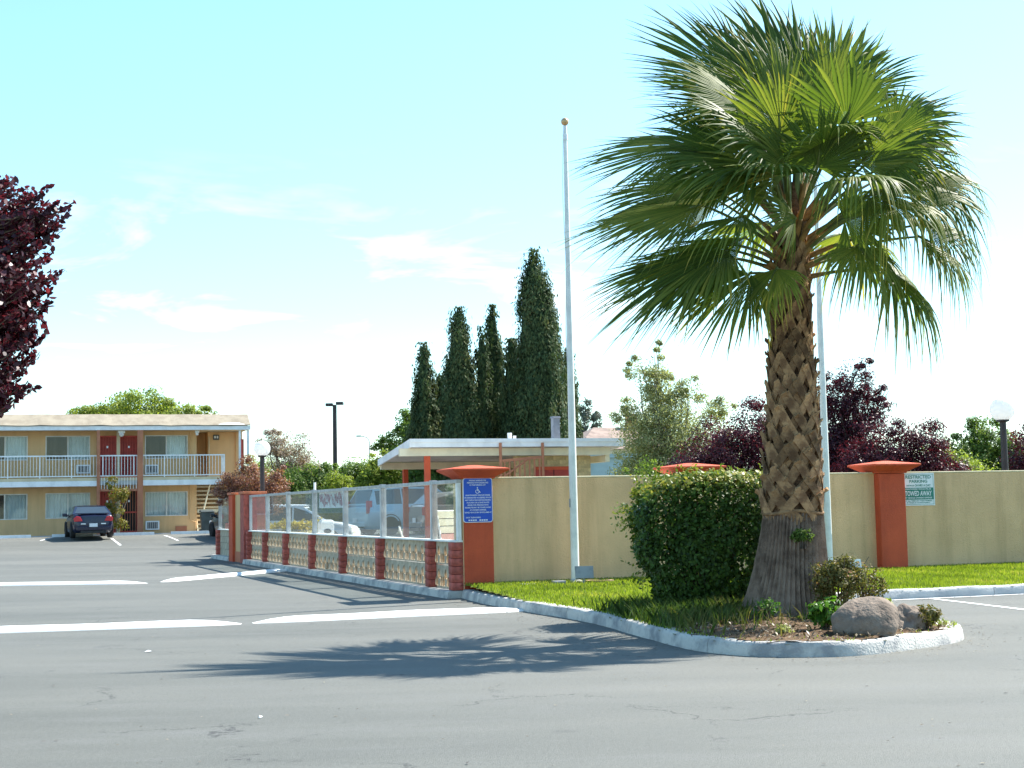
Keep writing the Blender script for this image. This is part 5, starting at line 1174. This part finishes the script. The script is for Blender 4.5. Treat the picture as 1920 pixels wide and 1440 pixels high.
def crown(name, parent, blobs, n, L, Wd, mat, seed, clump=.28, nclump=26, shell=.62, up=0, flat=.7, oval=False, vbias=.35):
    """leaf clumps scattered through ellipsoid blobs (cx,cy,cz,rx,ry,rz)"""
    r_ = np.random.default_rng(seed); B = np.array(blobs, float); wt = (B[:, 3]*B[:, 4]*B[:, 5])**.64; wt /= wt.sum()
    P_, NN, VA = [], [], []
    for b, w in zip(B, wt):
        k = max(4, int(nclump*w*len(B))); m = int(n*w/k)+1
        d = r_.normal(0, 1, (k, 3)); d /= np.linalg.norm(d, axis=1)[:, None]; rad = shell+(1-shell)*r_.random(k)**.7
        inn = r_.random(k) < .22; rad[inn] *= .6
        c = b[:3]+d*b[3:6]*rad[:, None]; cs = clump*b[3:6].mean()*r_.uniform(.6, 1.35, k); cv = r_.uniform(0, 1, k)
        q = r_.normal(0, .55, (k, m, 3)); q /= np.maximum(1, np.linalg.norm(q, axis=2)/1.05)[..., None]; q[..., 2] *= flat; pos = c[:, None]+q*cs[:, None, None]
        fl = r_.random((k, m)) < (.28 if b[3] > .3 else 0); e = r_.normal(0, 1, (k, m, 3)); e /= np.linalg.norm(e, axis=2)[..., None]; pos = np.where(fl[..., None], b[:3]+e*b[3:6]*(r_.random((k, m))**.45)[..., None], pos)
        nv = d[:, None]*.7+q*.8+np.array([0, 0, .45]); va = cv[:, None]*vbias+r_.uniform(0, 1, (k, m))*(1-vbias)
        P_.append(pos.reshape(-1, 3)); NN.append(nv.reshape(-1, 3)); VA.append(va.ravel())
    p = np.concatenate(P_); nn = np.concatenate(NN); va = np.concatenate(VA); N_ = len(p)
    k = 6 if oval else 4; v = leaf_quads(p, nn, L, Wd, r_, up, oval)
    return link(name, np_mesh(name, v, leaf_faces(N_, k), mat, np.repeat(va, k)), parent)
def limbs(parent, base, blobs, r, mat, seed, nper=3, fork=.45):
    """trunk to the fork height, then limbs reaching into each blob"""
    r_ = random.Random(seed); B = blobs; cx = sum(b[0] for b in B)/len(B); cy = sum(b[1] for b in B)/len(B); zt = max(b[2] for b in B)
    f = Vector((base[0]+(cx-base[0])*.3, base[1]+(cy-base[1])*.3, base[2]+(zt-base[2])*fork))
    mb = MB(); b0 = Vector(base); mb.tube([b0, b0+(f-b0)*.3+Vector((r*.3, 0, 0)), b0+(f-b0)*.7-Vector((r*.3, 0, 0)), f], [r*1.25, r, r*.85, r*.7], 9); mb.build('trunk', mat, parent, smooth=60)
    mb = MB()
    for b in B:
        for k in range(nper):
            e = Vector((b[0]+r_.uniform(-.6, .6)*b[3], b[1]+r_.uniform(-.6, .6)*b[4], b[2]+r_.uniform(-.2, .75)*b[5])); m = f+(e-f)*.5+Vector((r_.uniform(-.1, .1), r_.uniform(-.1, .1), r_.uniform(-.02, .12)))*(e-f).length
            mb.tube([f-(f-b0)*.12*r_.random(), m, e], [r*.5, r*.28, r*.07], 6)
    tag(mb.build('branches', mat, parent, smooth=60), kind=None)
def tree(name, label, cat, base, blobs, n, L, Wd, mat, seed, r=.15, bark='bark', group=None, fork=.4, nper=3, **kw):
    t = thing(name, label, cat, base, 0, group); bl = [(b[0]-base[0], b[1]-base[1], b[2]-base[2], *b[3:]) for b in blobs]
    limbs(t, (0, 0, -.1), bl, r, M[bark], seed, nper, fork); crown('crown', t, bl, n, L, Wd, M[mat], seed, **kw); return t
# clipped hedge by the palm
hb = thing('hedge_bush', 'dense dark green clipped hedge bush with a sunlit yellow top painted in, on the lawn left of the palm', 'hedge', (2.35, 18.55, .15))
r_ = np.random.default_rng(11)
def hedge_pts(n, inset):
    d = r_.normal(0, 1, (n, 3)); d /= np.linalg.norm(d, axis=1)[:, None]; e = 9.0
    s = (np.abs(d)**e).sum(1)**(-1/e); q = d*s[:, None]                  # rounded box
    q = q*np.array([.80, .62, .80])*(1-inset*r_.random(n)**1.5)[:, None]
    x, z = q[:, 0], q[:, 2]; q[:, 2] += .84; zz = q[:, 2]/1.64
    q[:, 0] *= .80+.26*ss(.0, .6, zz); q[:, 0] += .07*(1-zz)-.02
    q[:, 2] -= .14*np.clip((-q[:, 0]-.15)/.7, 0, 1)**1.3*zz
    lump = 1+.075*np.sin(q[:, 0]*7+q[:, 2]*5)*np.sin(q[:, 1]*6+q[:, 2]*8+1)+.045*np.sin(q[:, 2]*15+q[:, 0]*11)
    q[:, 0] *= lump; q[:, 1] *= lump; return q, d, zz
q, d, zz = hedge_pts(40000, .22); hole = np.sin(q[:, 0]*8.3+1.0+2*np.sin(q[:, 2]*3))*np.sin(q[:, 2]*9.1+q[:, 1]*4+.6)+.35*np.sin(q[:, 0]*19+q[:, 2]*23); kk = (hole < .62) | (r_.random(len(q)) < .30) | (zz > .93); q, d, zz = q[kk], d[kk], zz[kk]; va = np.clip(r_.normal(.38, .17, len(q))+.55*ss(.80, .97, zz)*(r_.random(len(q)) < .8), 0, 1)  # top leaves coloured yellower, sunlight put into the colour
v = leaf_quads(q+r_.normal(0, .025, q.shape), d+np.array([0, 0, .35]), .058, .036, r_, .2, True)
link('foliage', np_mesh('foliage', v, leaf_faces(len(q), 6), M['hedge'], np.repeat(va, 6)), hb)
sp = []                                   # stray shoots on top and at the upper left
for k in range(120):
    if k < 80: b = Vector((r_.uniform(-.85, .85), r_.uniform(-.5, .5), 1.58-.12*max(0, -r_.uniform(-.2, .8)))); dv = Vector((r_.normal(0, .4), r_.normal(0, .4), 1))
    elif k < 104: b = Vector((-.86, r_.uniform(-.4, .3), r_.uniform(1.02, 1.32))); dv = Vector((-1, r_.normal(0, .3), r_.normal(.2, .4)))
    else: b = Vector((-.78, r_.uniform(-.4, .3), r_.uniform(.2, 1.0))); dv = Vector((-1, r_.normal(0, .4), r_.normal(.1, .5)))
    l = r_.uniform(.05, .20 if k < 80 else .34)
    for j in range(9): sp.append(b+dv.normalized()*l*j/8+Vector(r_.normal(0, .014, 3)))
sp = np.array([tuple(s) for s in sp]); v = leaf_quads(sp, r_.normal(0, 1, sp.shape), .055, .03, r_, .3); i = np.arange(len(sp))*4
link('stray_shoots', np_mesh('stray_shoots', v, np.stack([i, i+1, i+2, i+3], 1), M['hedge'], np.repeat(np.clip(r_.normal(.8, .14, len(sp)), 0, 1), 4)), hb)
mb = MB()
for k in range(16): a = 2*pi*k/16; mb.tube([(.12*cos(a), .1*sin(a), -.1), (.3*cos(a), .25*sin(a), .5), (.6*cos(a)+.05*sin(k), .42*sin(a), 1.35)], [.022, .016, .006], 5)
mb.build('stems', M['bark'], hb)
# small plants of the bed
def small_plant(name, label, x, y, rx, ry, h, n, L, Wd, mat, seed, z=None, nst=9, cat='plant', **kw):
    z = float(isl_z(np.float64(x), np.float64(y))) if z is None else z
    t = thing(name, label, cat, (x, y, z)); rr_ = random.Random(seed); mb = MB()
    bl = [(rr_.uniform(-.45, .45)*rx, rr_.uniform(-.45, .45)*ry, h*rr_.uniform(.45, .78), rx*.55, ry*.55, h*.30) for _ in range(5)]+[(0, 0, h*.55, rx*.8, ry*.8, h*.42)]
    for k in range(nst): a = 2*pi*k/nst; e = (rx*rr_.uniform(.3, .95)*cos(a), ry*rr_.uniform(.3, .95)*sin(a), h*rr_.uniform(.6, 1.0)); mb.tube([(.03*cos(a), .03*sin(a), -.04), (e[0]*.4, e[1]*.4, e[2]*.55), e], [.010, .007, .003], 4)
    mb.build('stems', M['bark'], t); crown('leaves', t, bl, n, L, Wd, M[mat], seed, **kw); return t
small_plant('leafy_shrub', 'loose small leaved shrub with reddish tips in front of the palm trunk, behind the boulders', 3.55, 16.55, .42, .38, .70, 3600, .045, .022, 'shrub', 21, nst=16, clump=.34, nclump=16, oval=True, cat='shrub')
small_plant('leafy_shrub', 'thin twiggy shrub in sunlight right of the reddish shrub, before the grey kerb', 4.05, 17.5, .30, .25, .55, 1100, .042, .02, 'shrub', 22, nst=12, clump=.4, nclump=12, cat='shrub')
small_plant('green_plant', 'bright green leafy plant at the left foot of the big boulder', 3.10, 15.15, .20, .16, .34, 420, .075, .042, 'bright', 23, nst=8)
small_plant('green_plant', 'small pale green sprout on bare soil before the palm trunk', 2.70, 16.3, .17, .15, .26, 300, .05, .022, 'bright', 24, nst=8)
small_plant('green_plant', 'tiny grey green sprout alone on the soil near the kerb front', 2.62, 14.75, .10, .09, .12, 90, .045, .02, 'palegreen', 25, nst=5)
small_plant('green_plant', 'low mixed green and dry plant right of the small boulder at the island tip', 4.08, 15.15, .20, .2, .25, 620, .05, .02, 'shrub', 26, nst=9)
small_plant('green_plant', 'small upright yellow green plant between the two boulders', 3.82, 15.55, .09, .09, .30, 160, .06, .022, 'lightgreen', 27, nst=5)
small_plant('green_plant', 'tuft of dark green fern growing out of the palm trunk', 3.22, 16.79, .15, .07, .20, 240, .06, .018, 'green', 28, z=.95, nst=6)
# boulders
def boulder(label, x, y, sx, sy, sz, seed, rz):
    r2 = np.random.default_rng(seed); bm = bmesh.new(); bmesh.ops.create_icosphere(bm, subdivisions=5, radius=1)
    ks = [(r2.normal(0, f, 3), r2.uniform(0, 6), am) for f, am in ((1.3, .10), (1.8, .08), (3.2, .045), (4.5, .03), (8, .016), (12, .010), (20, .006)) for _ in range(3)]
    for v in bm.verts:
        p = np.array(v.co); s = 1+sum(am*sin(float(k@p)+f) for k, f, am in ks); p = np.sign(p)*np.abs(p)**.97
        v.co = Vector(p*s*np.array([sx, sy, sz]))
        if v.co.z < -.35*sz: v.co.z = -.35*sz
    me = bpy.data.meshes.new('boulder'); bm.to_mesh(me); bm.free(); me.materials.append(M['rock']); me.polygons.foreach_set('use_smooth', [True]*len(me.polygons))
    o = link('boulder', me, None, (x, y, float(isl_z(np.float64(x), np.float64(y)))+.30*sz), rz); return tag(o, label, 'boulder', 'boulders on the island')
boulder('big rounded brown boulder at the kerb of the planted island', 3.40, 14.72, .285, .24, .255, 4, .3)
boulder('smaller brown boulder behind and right of the big one', 3.89, 15.14, .20, .18, .21, 9, 1.2)
# ------------------------------------------------------------------ trees
# Italian cypresses: dense upright sprays on a lumpy spindle
def cypress(label, x, y, ztop, r, n, seed, lean=0):
    n = int(n*1.6)
    g0 = ground(x, y); H_ = ztop-g0; t = thing('cypress_tree', label, 'cypress', (x, y, g0), 0, 'cypresses behind the pavilion'); r_ = np.random.default_rng(seed)
    mb = MB(); mb.tube([(0, 0, -.1), (0, 0, H_*.5), (lean, 0, H_*.93)], [.16, .10, .02], 8); mb.build('trunk', M['bark'], t)
    nl = 9; ph = r_.uniform(0, 6.28, 8)
    def rad(z, a):
        u = z/H_; b = np.interp(u, [0, .06, .2, .45, .7, .86, .95, 1.0], [.62, .86, 1, .95, .74, .48, .28, .06])
        return r*b*(1+.13*np.sin(3*a+ph[0]+2.2*u)+.09*np.sin(5*a+ph[1]-5*u)+.08*np.sin(9*u+ph[2]+a)+.06*np.sin(21*u+ph[3]+2*a))
    k = max(60, n//85); zc = H_*(1-r_.random(k)**.72*.985); ac_ = r_.uniform(0, 2*pi, k); rr_ = rad(zc, ac_)*(1-.30*r_.random(k)**2)
    c = np.stack([rr_*np.cos(ac_)+lean*(zc/H_)**2, rr_*np.sin(ac_), zc], 1); cv = r_.uniform(0, 1, k); m_ = n//k
    q = r_.normal(0, 1, (k, m_, 3))*np.array([.10, .10, .26])*(.55+.5*r/1.0); pos = (c[:, None]+q).reshape(-1, 3); pos[:, 2] = np.minimum(pos[:, 2], H_*1.015)
    outw = np.stack([np.cos(ac_), np.sin(ac_), 0*ac_+.15], 1)[:, None]+q*1.5
    v = leaf_quads(pos, outw.reshape(-1, 3), .165, .065, r_, 2.6); i = np.arange(len(pos))*4; va = (cv[:, None]*.55+r_.uniform(0, .45, (k, m_))).ravel()
    link('foliage', np_mesh('foliage', v, np.stack([i, i+1, i+2, i+3], 1), M['cypress'], np.repeat(va, 4)), t)
    zs = np.linspace(.1, H_*.95, 18); mb = MB(); o = 0           # added dark core that blocks light through the spindle
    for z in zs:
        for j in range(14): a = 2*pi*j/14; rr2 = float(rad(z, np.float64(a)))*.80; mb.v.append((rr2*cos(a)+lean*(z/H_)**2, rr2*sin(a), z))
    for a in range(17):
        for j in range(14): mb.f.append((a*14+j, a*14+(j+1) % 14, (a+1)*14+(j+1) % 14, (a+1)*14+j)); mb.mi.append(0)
    mb.build('dark_core', surf_cyp, t, smooth=80)
    return t
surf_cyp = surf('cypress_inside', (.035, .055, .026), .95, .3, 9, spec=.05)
for a in [('leftmost of the tall dark cypresses, standing a little apart', -3.42, 58, 7.75, .62, 9500, 1), ('tall dark cypress, second from the left, with a blunt top', -1.98, 57, 8.95, .78, 13000, 2), ('slim dark cypress with a pointed top in the middle of the row', -.72, 58, 9.15, .55, 11000, 3), ('thin lower cypress tip just left of the pointed middle cypress', -1.16, 57.2, 8.25, .38, 7000, 4), ('dark cypress half hidden by the tallest cypress on its left side', .02, 57, 7.70, .58, 9500, 5), ('tallest and broadest dark green cypress beside the flagpole', 1.15, 56, 11.0, 1.02, 24000, 6, -.22), ('narrow cypress showing just right of the tall flagpole', 2.22, 58, 7.4, .45, 7500, 7), ('short bushy cypress between the two left tall cypresses', -2.78, 58.6, 6.6, .50, 7500, 8)]: cypress(*a)
# spur of foliage standing off the tallest cypress
# broadleaf trees far to near
tree('leafy_tree', 'light green rounded tree showing above the motel roof', 'tree', (-22, 87, .4), [(-21.9, 87, 6.7, 2.6, 2.2, 2.1), (-20.0, 87, 6.3, 2.0, 1.8, 1.7), (-23.6, 87, 6.1, 2.0, 1.8, 1.7), (-24.9, 87, 6.6, 1.5, 1.3, 1.2), (-18.4, 87, 6.5, 1.5, 1.2, 1.2), (-21.5, 87, 5.2, 4.2, 2, 1.2)], 70000, .17, .09, 'lightgreen', 31, .25, nclump=60, clump=.24)
tree('flowering_tree', 'dusty pink leaved tree right of the motel', 'tree', (-9.9, 65, .4), [(-9.9, 65, 3.9, 1.0, 1.0, 1.15), (-9.1, 65, 3.3, .8, .8, .9), (-10.5, 65, 4.3, .6, .6, .8), (-9.6, 65, 2.6, 1.2, 1.1, .8), (-8.3, 64.6, 2.9, .7, .6, .6)], 20000, .09, .042, 'pink', 32, .10, clump=.34, nclump=18)
G2 = 'green bushes behind the pool fence'
def bush(label, x, y, w, zt, seed, mat='green', n=32000, L=.105, group=G2, name='green_bush', cat='bush'):
    g0 = ground(x, y); rr_ = random.Random(seed); h = zt-g0
    bl = [(x+w*rr_.uniform(-.38, .38), y+rr_.uniform(-.5, .5), g0+h*rr_.uniform(.34, .76), w*rr_.uniform(.22, .34), w*.28, h*rr_.uniform(.2, .28)) for _ in range(6)]+[(x, y, g0+h*.42, w*.46, w*.42, h*.42)]
    return tree(name, label, cat, (x, y, g0), bl, n, L, L*.55, mat, seed, .09, group=group, fork=.25, nclump=26, clump=.26)
bush('wide green bush left of the car park light, behind the pedestal box', -8.3, 60, 3.0, 3.75, 41)
bush('tall green bush directly behind the car park light pole', -6.5, 62, 3.0, 4.25, 42, 'green', 34000)
bush('green bush with light tips left of the pavilion roof', -5.0, 59, 2.3, 4.05, 43, 'lightgreen', 24000)
bush('low bright green bush over the fence near the banner', -6.4, 58.3, 1.9, 2.95, 44, 'lightgreen', 12000, .09)
bush('pale green bush right behind the motel end and its white post', -11.3, 68, 2.4, 4.6, 45, 'lightgreen', 18000)
bush('dark green bush below the pavilion roof, left of its red posts', -3.4, 57, 2.6, 3.5, 46, 'green', 22000)
bush('dark green bush filling the gap under the dusty pink tree', -9.6, 60.5, 2.2, 2.6, 47, 'green', 16000)
tree('leafy_tree', 'ragged tall thin tree left of the cypresses', 'tree', (-5.8, 75, .4), [(-5.4, 75, 5.6, .6, .6, .8), (-5.9, 75, 4.6, .8, .8, .8), (-4.9, 75, 4.9, .5, .5, .9), (-6.6, 75, 4.6, .5, .5, .4), (-5.2, 75, 3.6, 1.0, .9, .9)], 6500, .16, .08, 'green', 48, .10, clump=.34, nclump=16)
tree('leafy_tree', 'dark feathery tree touching the left side of the cypresses', 'tree', (-4.6, 66, .4), [(-4.5, 66, 4.9, .6, .6, .8), (-4.1, 66, 3.9, .8, .7, .9), (-4.9, 66, 3.6, .7, .7, .8)], 6500, .15, .07, 'green', 49, .10, clump=.34, nclump=14)
tree('eucalyptus_tree', 'far grey green tree just right of the flagpole above the pavilion', 'tree', (5.7, 110, .4), [(5.4, 110, 8.2, .55, .6, 1.2), (6.2, 110, 7.6, .45, .5, .9), (5.1, 110, 6.9, .6, .6, .8), (6.0, 110, 6.2, .9, .8, .8)], 5200, .2, .09, 'euca', 50, .14, clump=.36, nclump=14)
tree('pale_tree', 'pale olive open tree with a thin spire, behind the wall left of the palm', 'tree', (4.4, 42, .3), [(4.25, 42, 3.6, 1.25, 1.0, 1.1), (3.6, 42, 3.0, .8, .8, .8), (5.3, 42, 3.1, 1.0, .9, .9), (4.0, 42, 4.9, .55, .5, .7), (4.05, 42, 5.8, .22, .2, .45), (3.25, 42, 4.2, .32, .3, .3), (5.05, 42, 4.6, .45, .4, .5), (3.5, 42, 5.2, .35, .3, .4), (5.8, 42, 4.0, .55, .5, .4), (3.1, 42, 3.8, .35, .3, .25), (4.6, 42, 2.1, 1.7, 1.1, 1.0), (3.5, 42, 2.2, .9, .8, .8), (4.3, 42, 3.9, .8, .7, .7), (5.5, 42, 2.3, 1.1, .9, .9), (4.2, 42, 4.6, .6, .5, .6)], 52000, .075, .036, 'palegreen', 51, .075, 'palebark', clump=.34, nclump=22)
bush('rounded mid green bush behind the wall under the pale tree', 3.0, 36, 1.3, 2.75, 52, 'green', 5200, .09, 'bushes behind the tan wall')
bush('small pale green bush beside the right end of the pavilion', 2.35, 39, .6, 2.35, 56, 'lightgreen', 1500, .09, 'bushes behind the tan wall')
G3 = 'purple leaved plum trees behind the tan wall'
tree('plum_tree', 'purple leaved tree behind the wall left of the palm trunk', 'tree', (5.2, 36, .2), [(5.3, 36, 2.65, 1.1, .9, .95), (4.6, 36, 2.4, .9, .8, .7), (5.9, 36, 3.3, .65, .7, .75), (5.1, 36.2, 1.9, 1.4, 1, .7), (6.3, 36, 2.6, .8, .8, 1.0), (4.3, 36, 2.1, .8, .8, .6), (5.6, 36, 2.1, 1.2, .9, .9), (6.6, 36, 1.9, .8, .8, .8)], 48000, .062, .038, 'plum', 61, .10, group=G3, clump=.30, nclump=26)
tree('plum_tree', 'tallest purple leaved tree, rising right of the palm trunk and flagpole', 'tree', (8.0, 37, .2), [(8.0, 37, 3.0, 1.0, .9, 1.0), (7.6, 37, 4.0, .55, .55, .7), (8.4, 37, 4.3, .5, .5, .65), (8.85, 37, 3.75, .5, .5, .5), (8.7, 37, 4.85, .25, .25, .3), (7.9, 37, 2.2, 1.3, 1, .8), (9.2, 37, 4.0, .25, .25, .3), (7.5, 37, 3.1, .8, .7, 1.0), (8.5, 37, 3.3, .7, .7, .8), (7.4, 37, 2.0, .9, .8, .8), (8.7, 37, 2.2, .9, .8, .8)], 52000, .062, .038, 'plum', 62, .10, group=G3, clump=.32, nclump=24)
tree('plum_tree', 'broad low purple leaved tree over the right red pillar', 'tree', (9.2, 35, .2), [(9.0, 35, 2.5, .75, .7, .75), (9.7, 35, 2.55, .6, .6, .8), (8.4, 35, 2.3, .7, .7, .8), (9.9, 35, 2.0, .7, .7, .6), (9.1, 35, 1.7, 1.2, .9, .6), (8.2, 35, 1.9, .8, .8, .6), (9.4, 35, 2.2, .9, .8, .8), (10.1, 35, 1.8, .7, .7, .5)], 42000, .060, .037, 'plum', 63, .09, group=G3, clump=.32, nclump=22)
tree('plum_tree', 'purple leaved tree at the right edge behind the globe lamp', 'tree', (12.3, 35, .2), [(12.3, 35, 2.5, .75, .7, .75), (12.9, 35, 2.4, .8, .7, .8), (12.0, 35, 1.8, .6, .7, .6), (12.6, 35, 1.8, .9, .8, .7)], 24000, .062, .038, 'plum', 64, .09, group=G3, clump=.32, nclump=20)
bush('light green bush behind the wall, right of the parking sign', 12.4, 42, 2.7, 3.35, 53, 'lightgreen', 16000, .085, 'bushes behind the tan wall')
tree('leafy_tree', 'mid green tree behind the wall left of the right globe lamp', 'tree', (15.0, 48, .2), [(15.2, 48, 3.1, .95, .9, .95), (14.2, 48, 2.7, .8, .8, .8), (15.9, 48, 2.7, .7, .7, .9), (14.9, 48, 2.0, 1.7, 1.2, 1.0), (14.0, 48, 2.1, 1.0, .9, .9), (16.0, 48, 2.0, 1.0, .9, .9)], 42000, .10, .05, 'green', 54, .12, nclump=24)
tree('leafy_tree', 'far grey green tree behind the palm flagpole', 'tree', (11.5, 60, .2), [(11.3, 60, 4.6, 1.0, 1, 1.1), (11.9, 60, 3.4, 1.4, 1.2, 1.2)], 4500, .14, .07, 'green', 57, .12, nclump=20)
# purple leaved tree on the near left, only its right side in view
lp_b = [(-4.40, 11, 3.22, .82, .8, .50), (-4.02, 11, 3.38, .42, .6, .34), (-4.15, 11, 2.85, .58, .7, .42), (-4.4, 11, 2.45, .64, .7, .30), (-3.98, 11, 3.0, .36, .5, .4), (-4.05, 11, 2.5, .32, .4, .2), (-5.6, 11.2, 3.4, 1.1, 1.1, 1.2)]
near_plum = tree('plum_tree', 'dark purple leaved tree reaching in from the left edge', 'tree', (-5.6, 11.2, 0), lp_b, 38000, .058, .044, 'plum', 65, .11, group='purple leaved trees', fork=.4, nper=2, clump=.42, nclump=14, shell=.45, oval=True, vbias=.3)
# leafy sprigs that stand out of the crown towards the right, leaves set along each twig
r_ = np.random.default_rng(77); zk = [2.25, 2.30, 2.385, 2.50, 2.62, 2.70, 2.86, 3.01, 3.13, 3.25, 3.33, 3.52, 3.68, 3.78, 3.84, 3.96, 4.15, 4.3]; xk = [-3.80, -3.74, -3.60, -3.58, -3.53, -3.54, -3.56, -3.51, -3.47, -3.42, -3.44, -3.38, -3.36, -3.28, -3.48, -3.68, -3.76, -3.9]
ends = [(-3.27, 3.80), (-3.36, 3.86), (-3.68, 3.97), (-3.76, 4.16), (-3.43, 3.30), (-3.54, 2.66), (-3.60, 2.42), (-3.40, 3.55), (-3.56, 2.98), (-3.48, 3.12)]+[(float(np.interp(z, zk, xk))-abs(r_.normal(0, .13))-.015, z) for z in r_.uniform(2.28, 4.0, 190)]
mb = MB(); pp, nn_, va_ = [], [], []
for ex, ez in ends:
    e = np.array([ex, 11+r_.normal(0, .22), ez]); l = r_.uniform(.30, .55); b = e-np.array([l*.86, r_.normal(0, .08), l*r_.uniform(.15, .65)]); mid = (e+b)/2+np.array([.02, 0, -.03])
    mb.tube([b-np.array(near_plum.location), mid-np.array(near_plum.location), e-np.array(near_plum.location)], [.007, .005, .002], 4); c0 = r_.uniform(0, .5)
    for k in range(30):
        t = k/29; p = b*(1-t)**2+2*mid*t*(1-t)+e*t*t; o_ = r_.normal(0, 1, 3); o_ /= np.linalg.norm(o_); pp.append(p+o_*.034*(1-.45*t)); nn_.append(o_+np.array([0, 0, .4])); va_.append(c0+r_.uniform(0, .5))
tag(mb.build('twigs', M['bark'], near_plum), kind='stuff')
v = leaf_quads(np.array(pp), np.array(nn_), .056, .036, r_, 0, True)-np.array(near_plum.location)
link('leaf_sprigs', np_mesh('leaf_sprigs', v, leaf_faces(len(pp), 6), M['plum'], np.repeat(va_, 6)), near_plum)
# bronze shrub behind the far end of the fence, and the young tree at the motel
bz_ = [(-7.9, 45.2, 2.35, .75, .6, .5), (-8.5, 45.2, 2.2, .55, .5, .45), (-7.3, 45.2, 2.15, .5, .5, .4), (-8.1, 45.2, 2.75, .35, .35, .4), (-7.75, 45, 1.75, .9, .6, .4), (-7.0, 45.2, 2.5, .25, .3, .3), (-8.9, 45.1, 2.0, .3, .3, .3)]
tree('bronze_shrub', 'bronze red leaved shrub on thin stems behind the far red pier', 'shrub', (-8.15, 45.3, .05), bz_, 14000, .07, .034, 'bronze', 66, .035, 'palebark', fork=.55, clump=.38, nclump=20)
x, y, _ = ML(-.95, -1.75)
tree('young_tree', 'young thin tree with yellowing leaves in front of the red motel gates', 'tree', (x, y, .42), [(x+.1, y, 2.35, .5, .4, .35), (x-.05, y, 1.6, .4, .35, .35), (x+.1, y, 1.0, .38, .35, .3), (x-.2, y, 2.9, .3, .3, .3), (x+.4, y, 2.45, .3, .3, .22), (x-.3, y, 1.9, .25, .25, .2)], 2600, .11, .05, 'autumn', 67, .035, 'palebark', fork=.3, clump=.42, nclump=16)
# yellow flowering strip seen through the glass
t = thing('flower_bed', 'yellow flowering hedge seen through the far panes of the glass fence', 'flower bed', (-7.35, 46.0, .05), GA)
crown('flowers', t, [(-.9+.32*k, .1*sin(k), .82, .34, .3, .28) for k in range(8)], 5200, .09, .055, M['yellowflower'], 71, clump=.4, nclump=14)
mb = MB()
for k in range(14): mb.tube([(-1.0+.17*k, 0, -.05), (-.98+.17*k, .05, .6)], .012, 5)
mb.build('stems', M['bark'], t)
# distant belt of trees that closes the horizon
r_ = np.random.default_rng(91); bl = []
for k in range(90):
    a = radians(-34+68*k/89); R_ = r_.uniform(150, 175); bl.append((R_*sin(a), R_*cos(a), r_.uniform(1.5, 2.6), 4.2, 2.5, r_.uniform(1.3, 2.4)))
tag(crown('distant_trees', None, bl, 36000, .5, .3, M['green'], 92, nclump=8, clump=.5), kind='stuff')
# litter on the asphalt
for i, (x, y, w, lab) in enumerate([(-3.86, 15.8, .04, 'scrap of white paper on the asphalt left of the palm shadow'), (-1.81, 10.63, .015, 'small white scrap on the near asphalt below the palm shadow')]):
    mb = MB(); mb.add([(-w, -w*.5, .004), (w, -w*.6, .012), (w*.9, w*.5, .006), (-w*.2, w*.7, .02), (-w, w*.4, .005)], [(0, 1, 3), (1, 2, 3), (0, 3, 4)]); o = mb.build('paper_scrap', M['signwhite'], None, (x, y, .002), i); tag(o, lab, 'litter', 'litter on the asphalt')
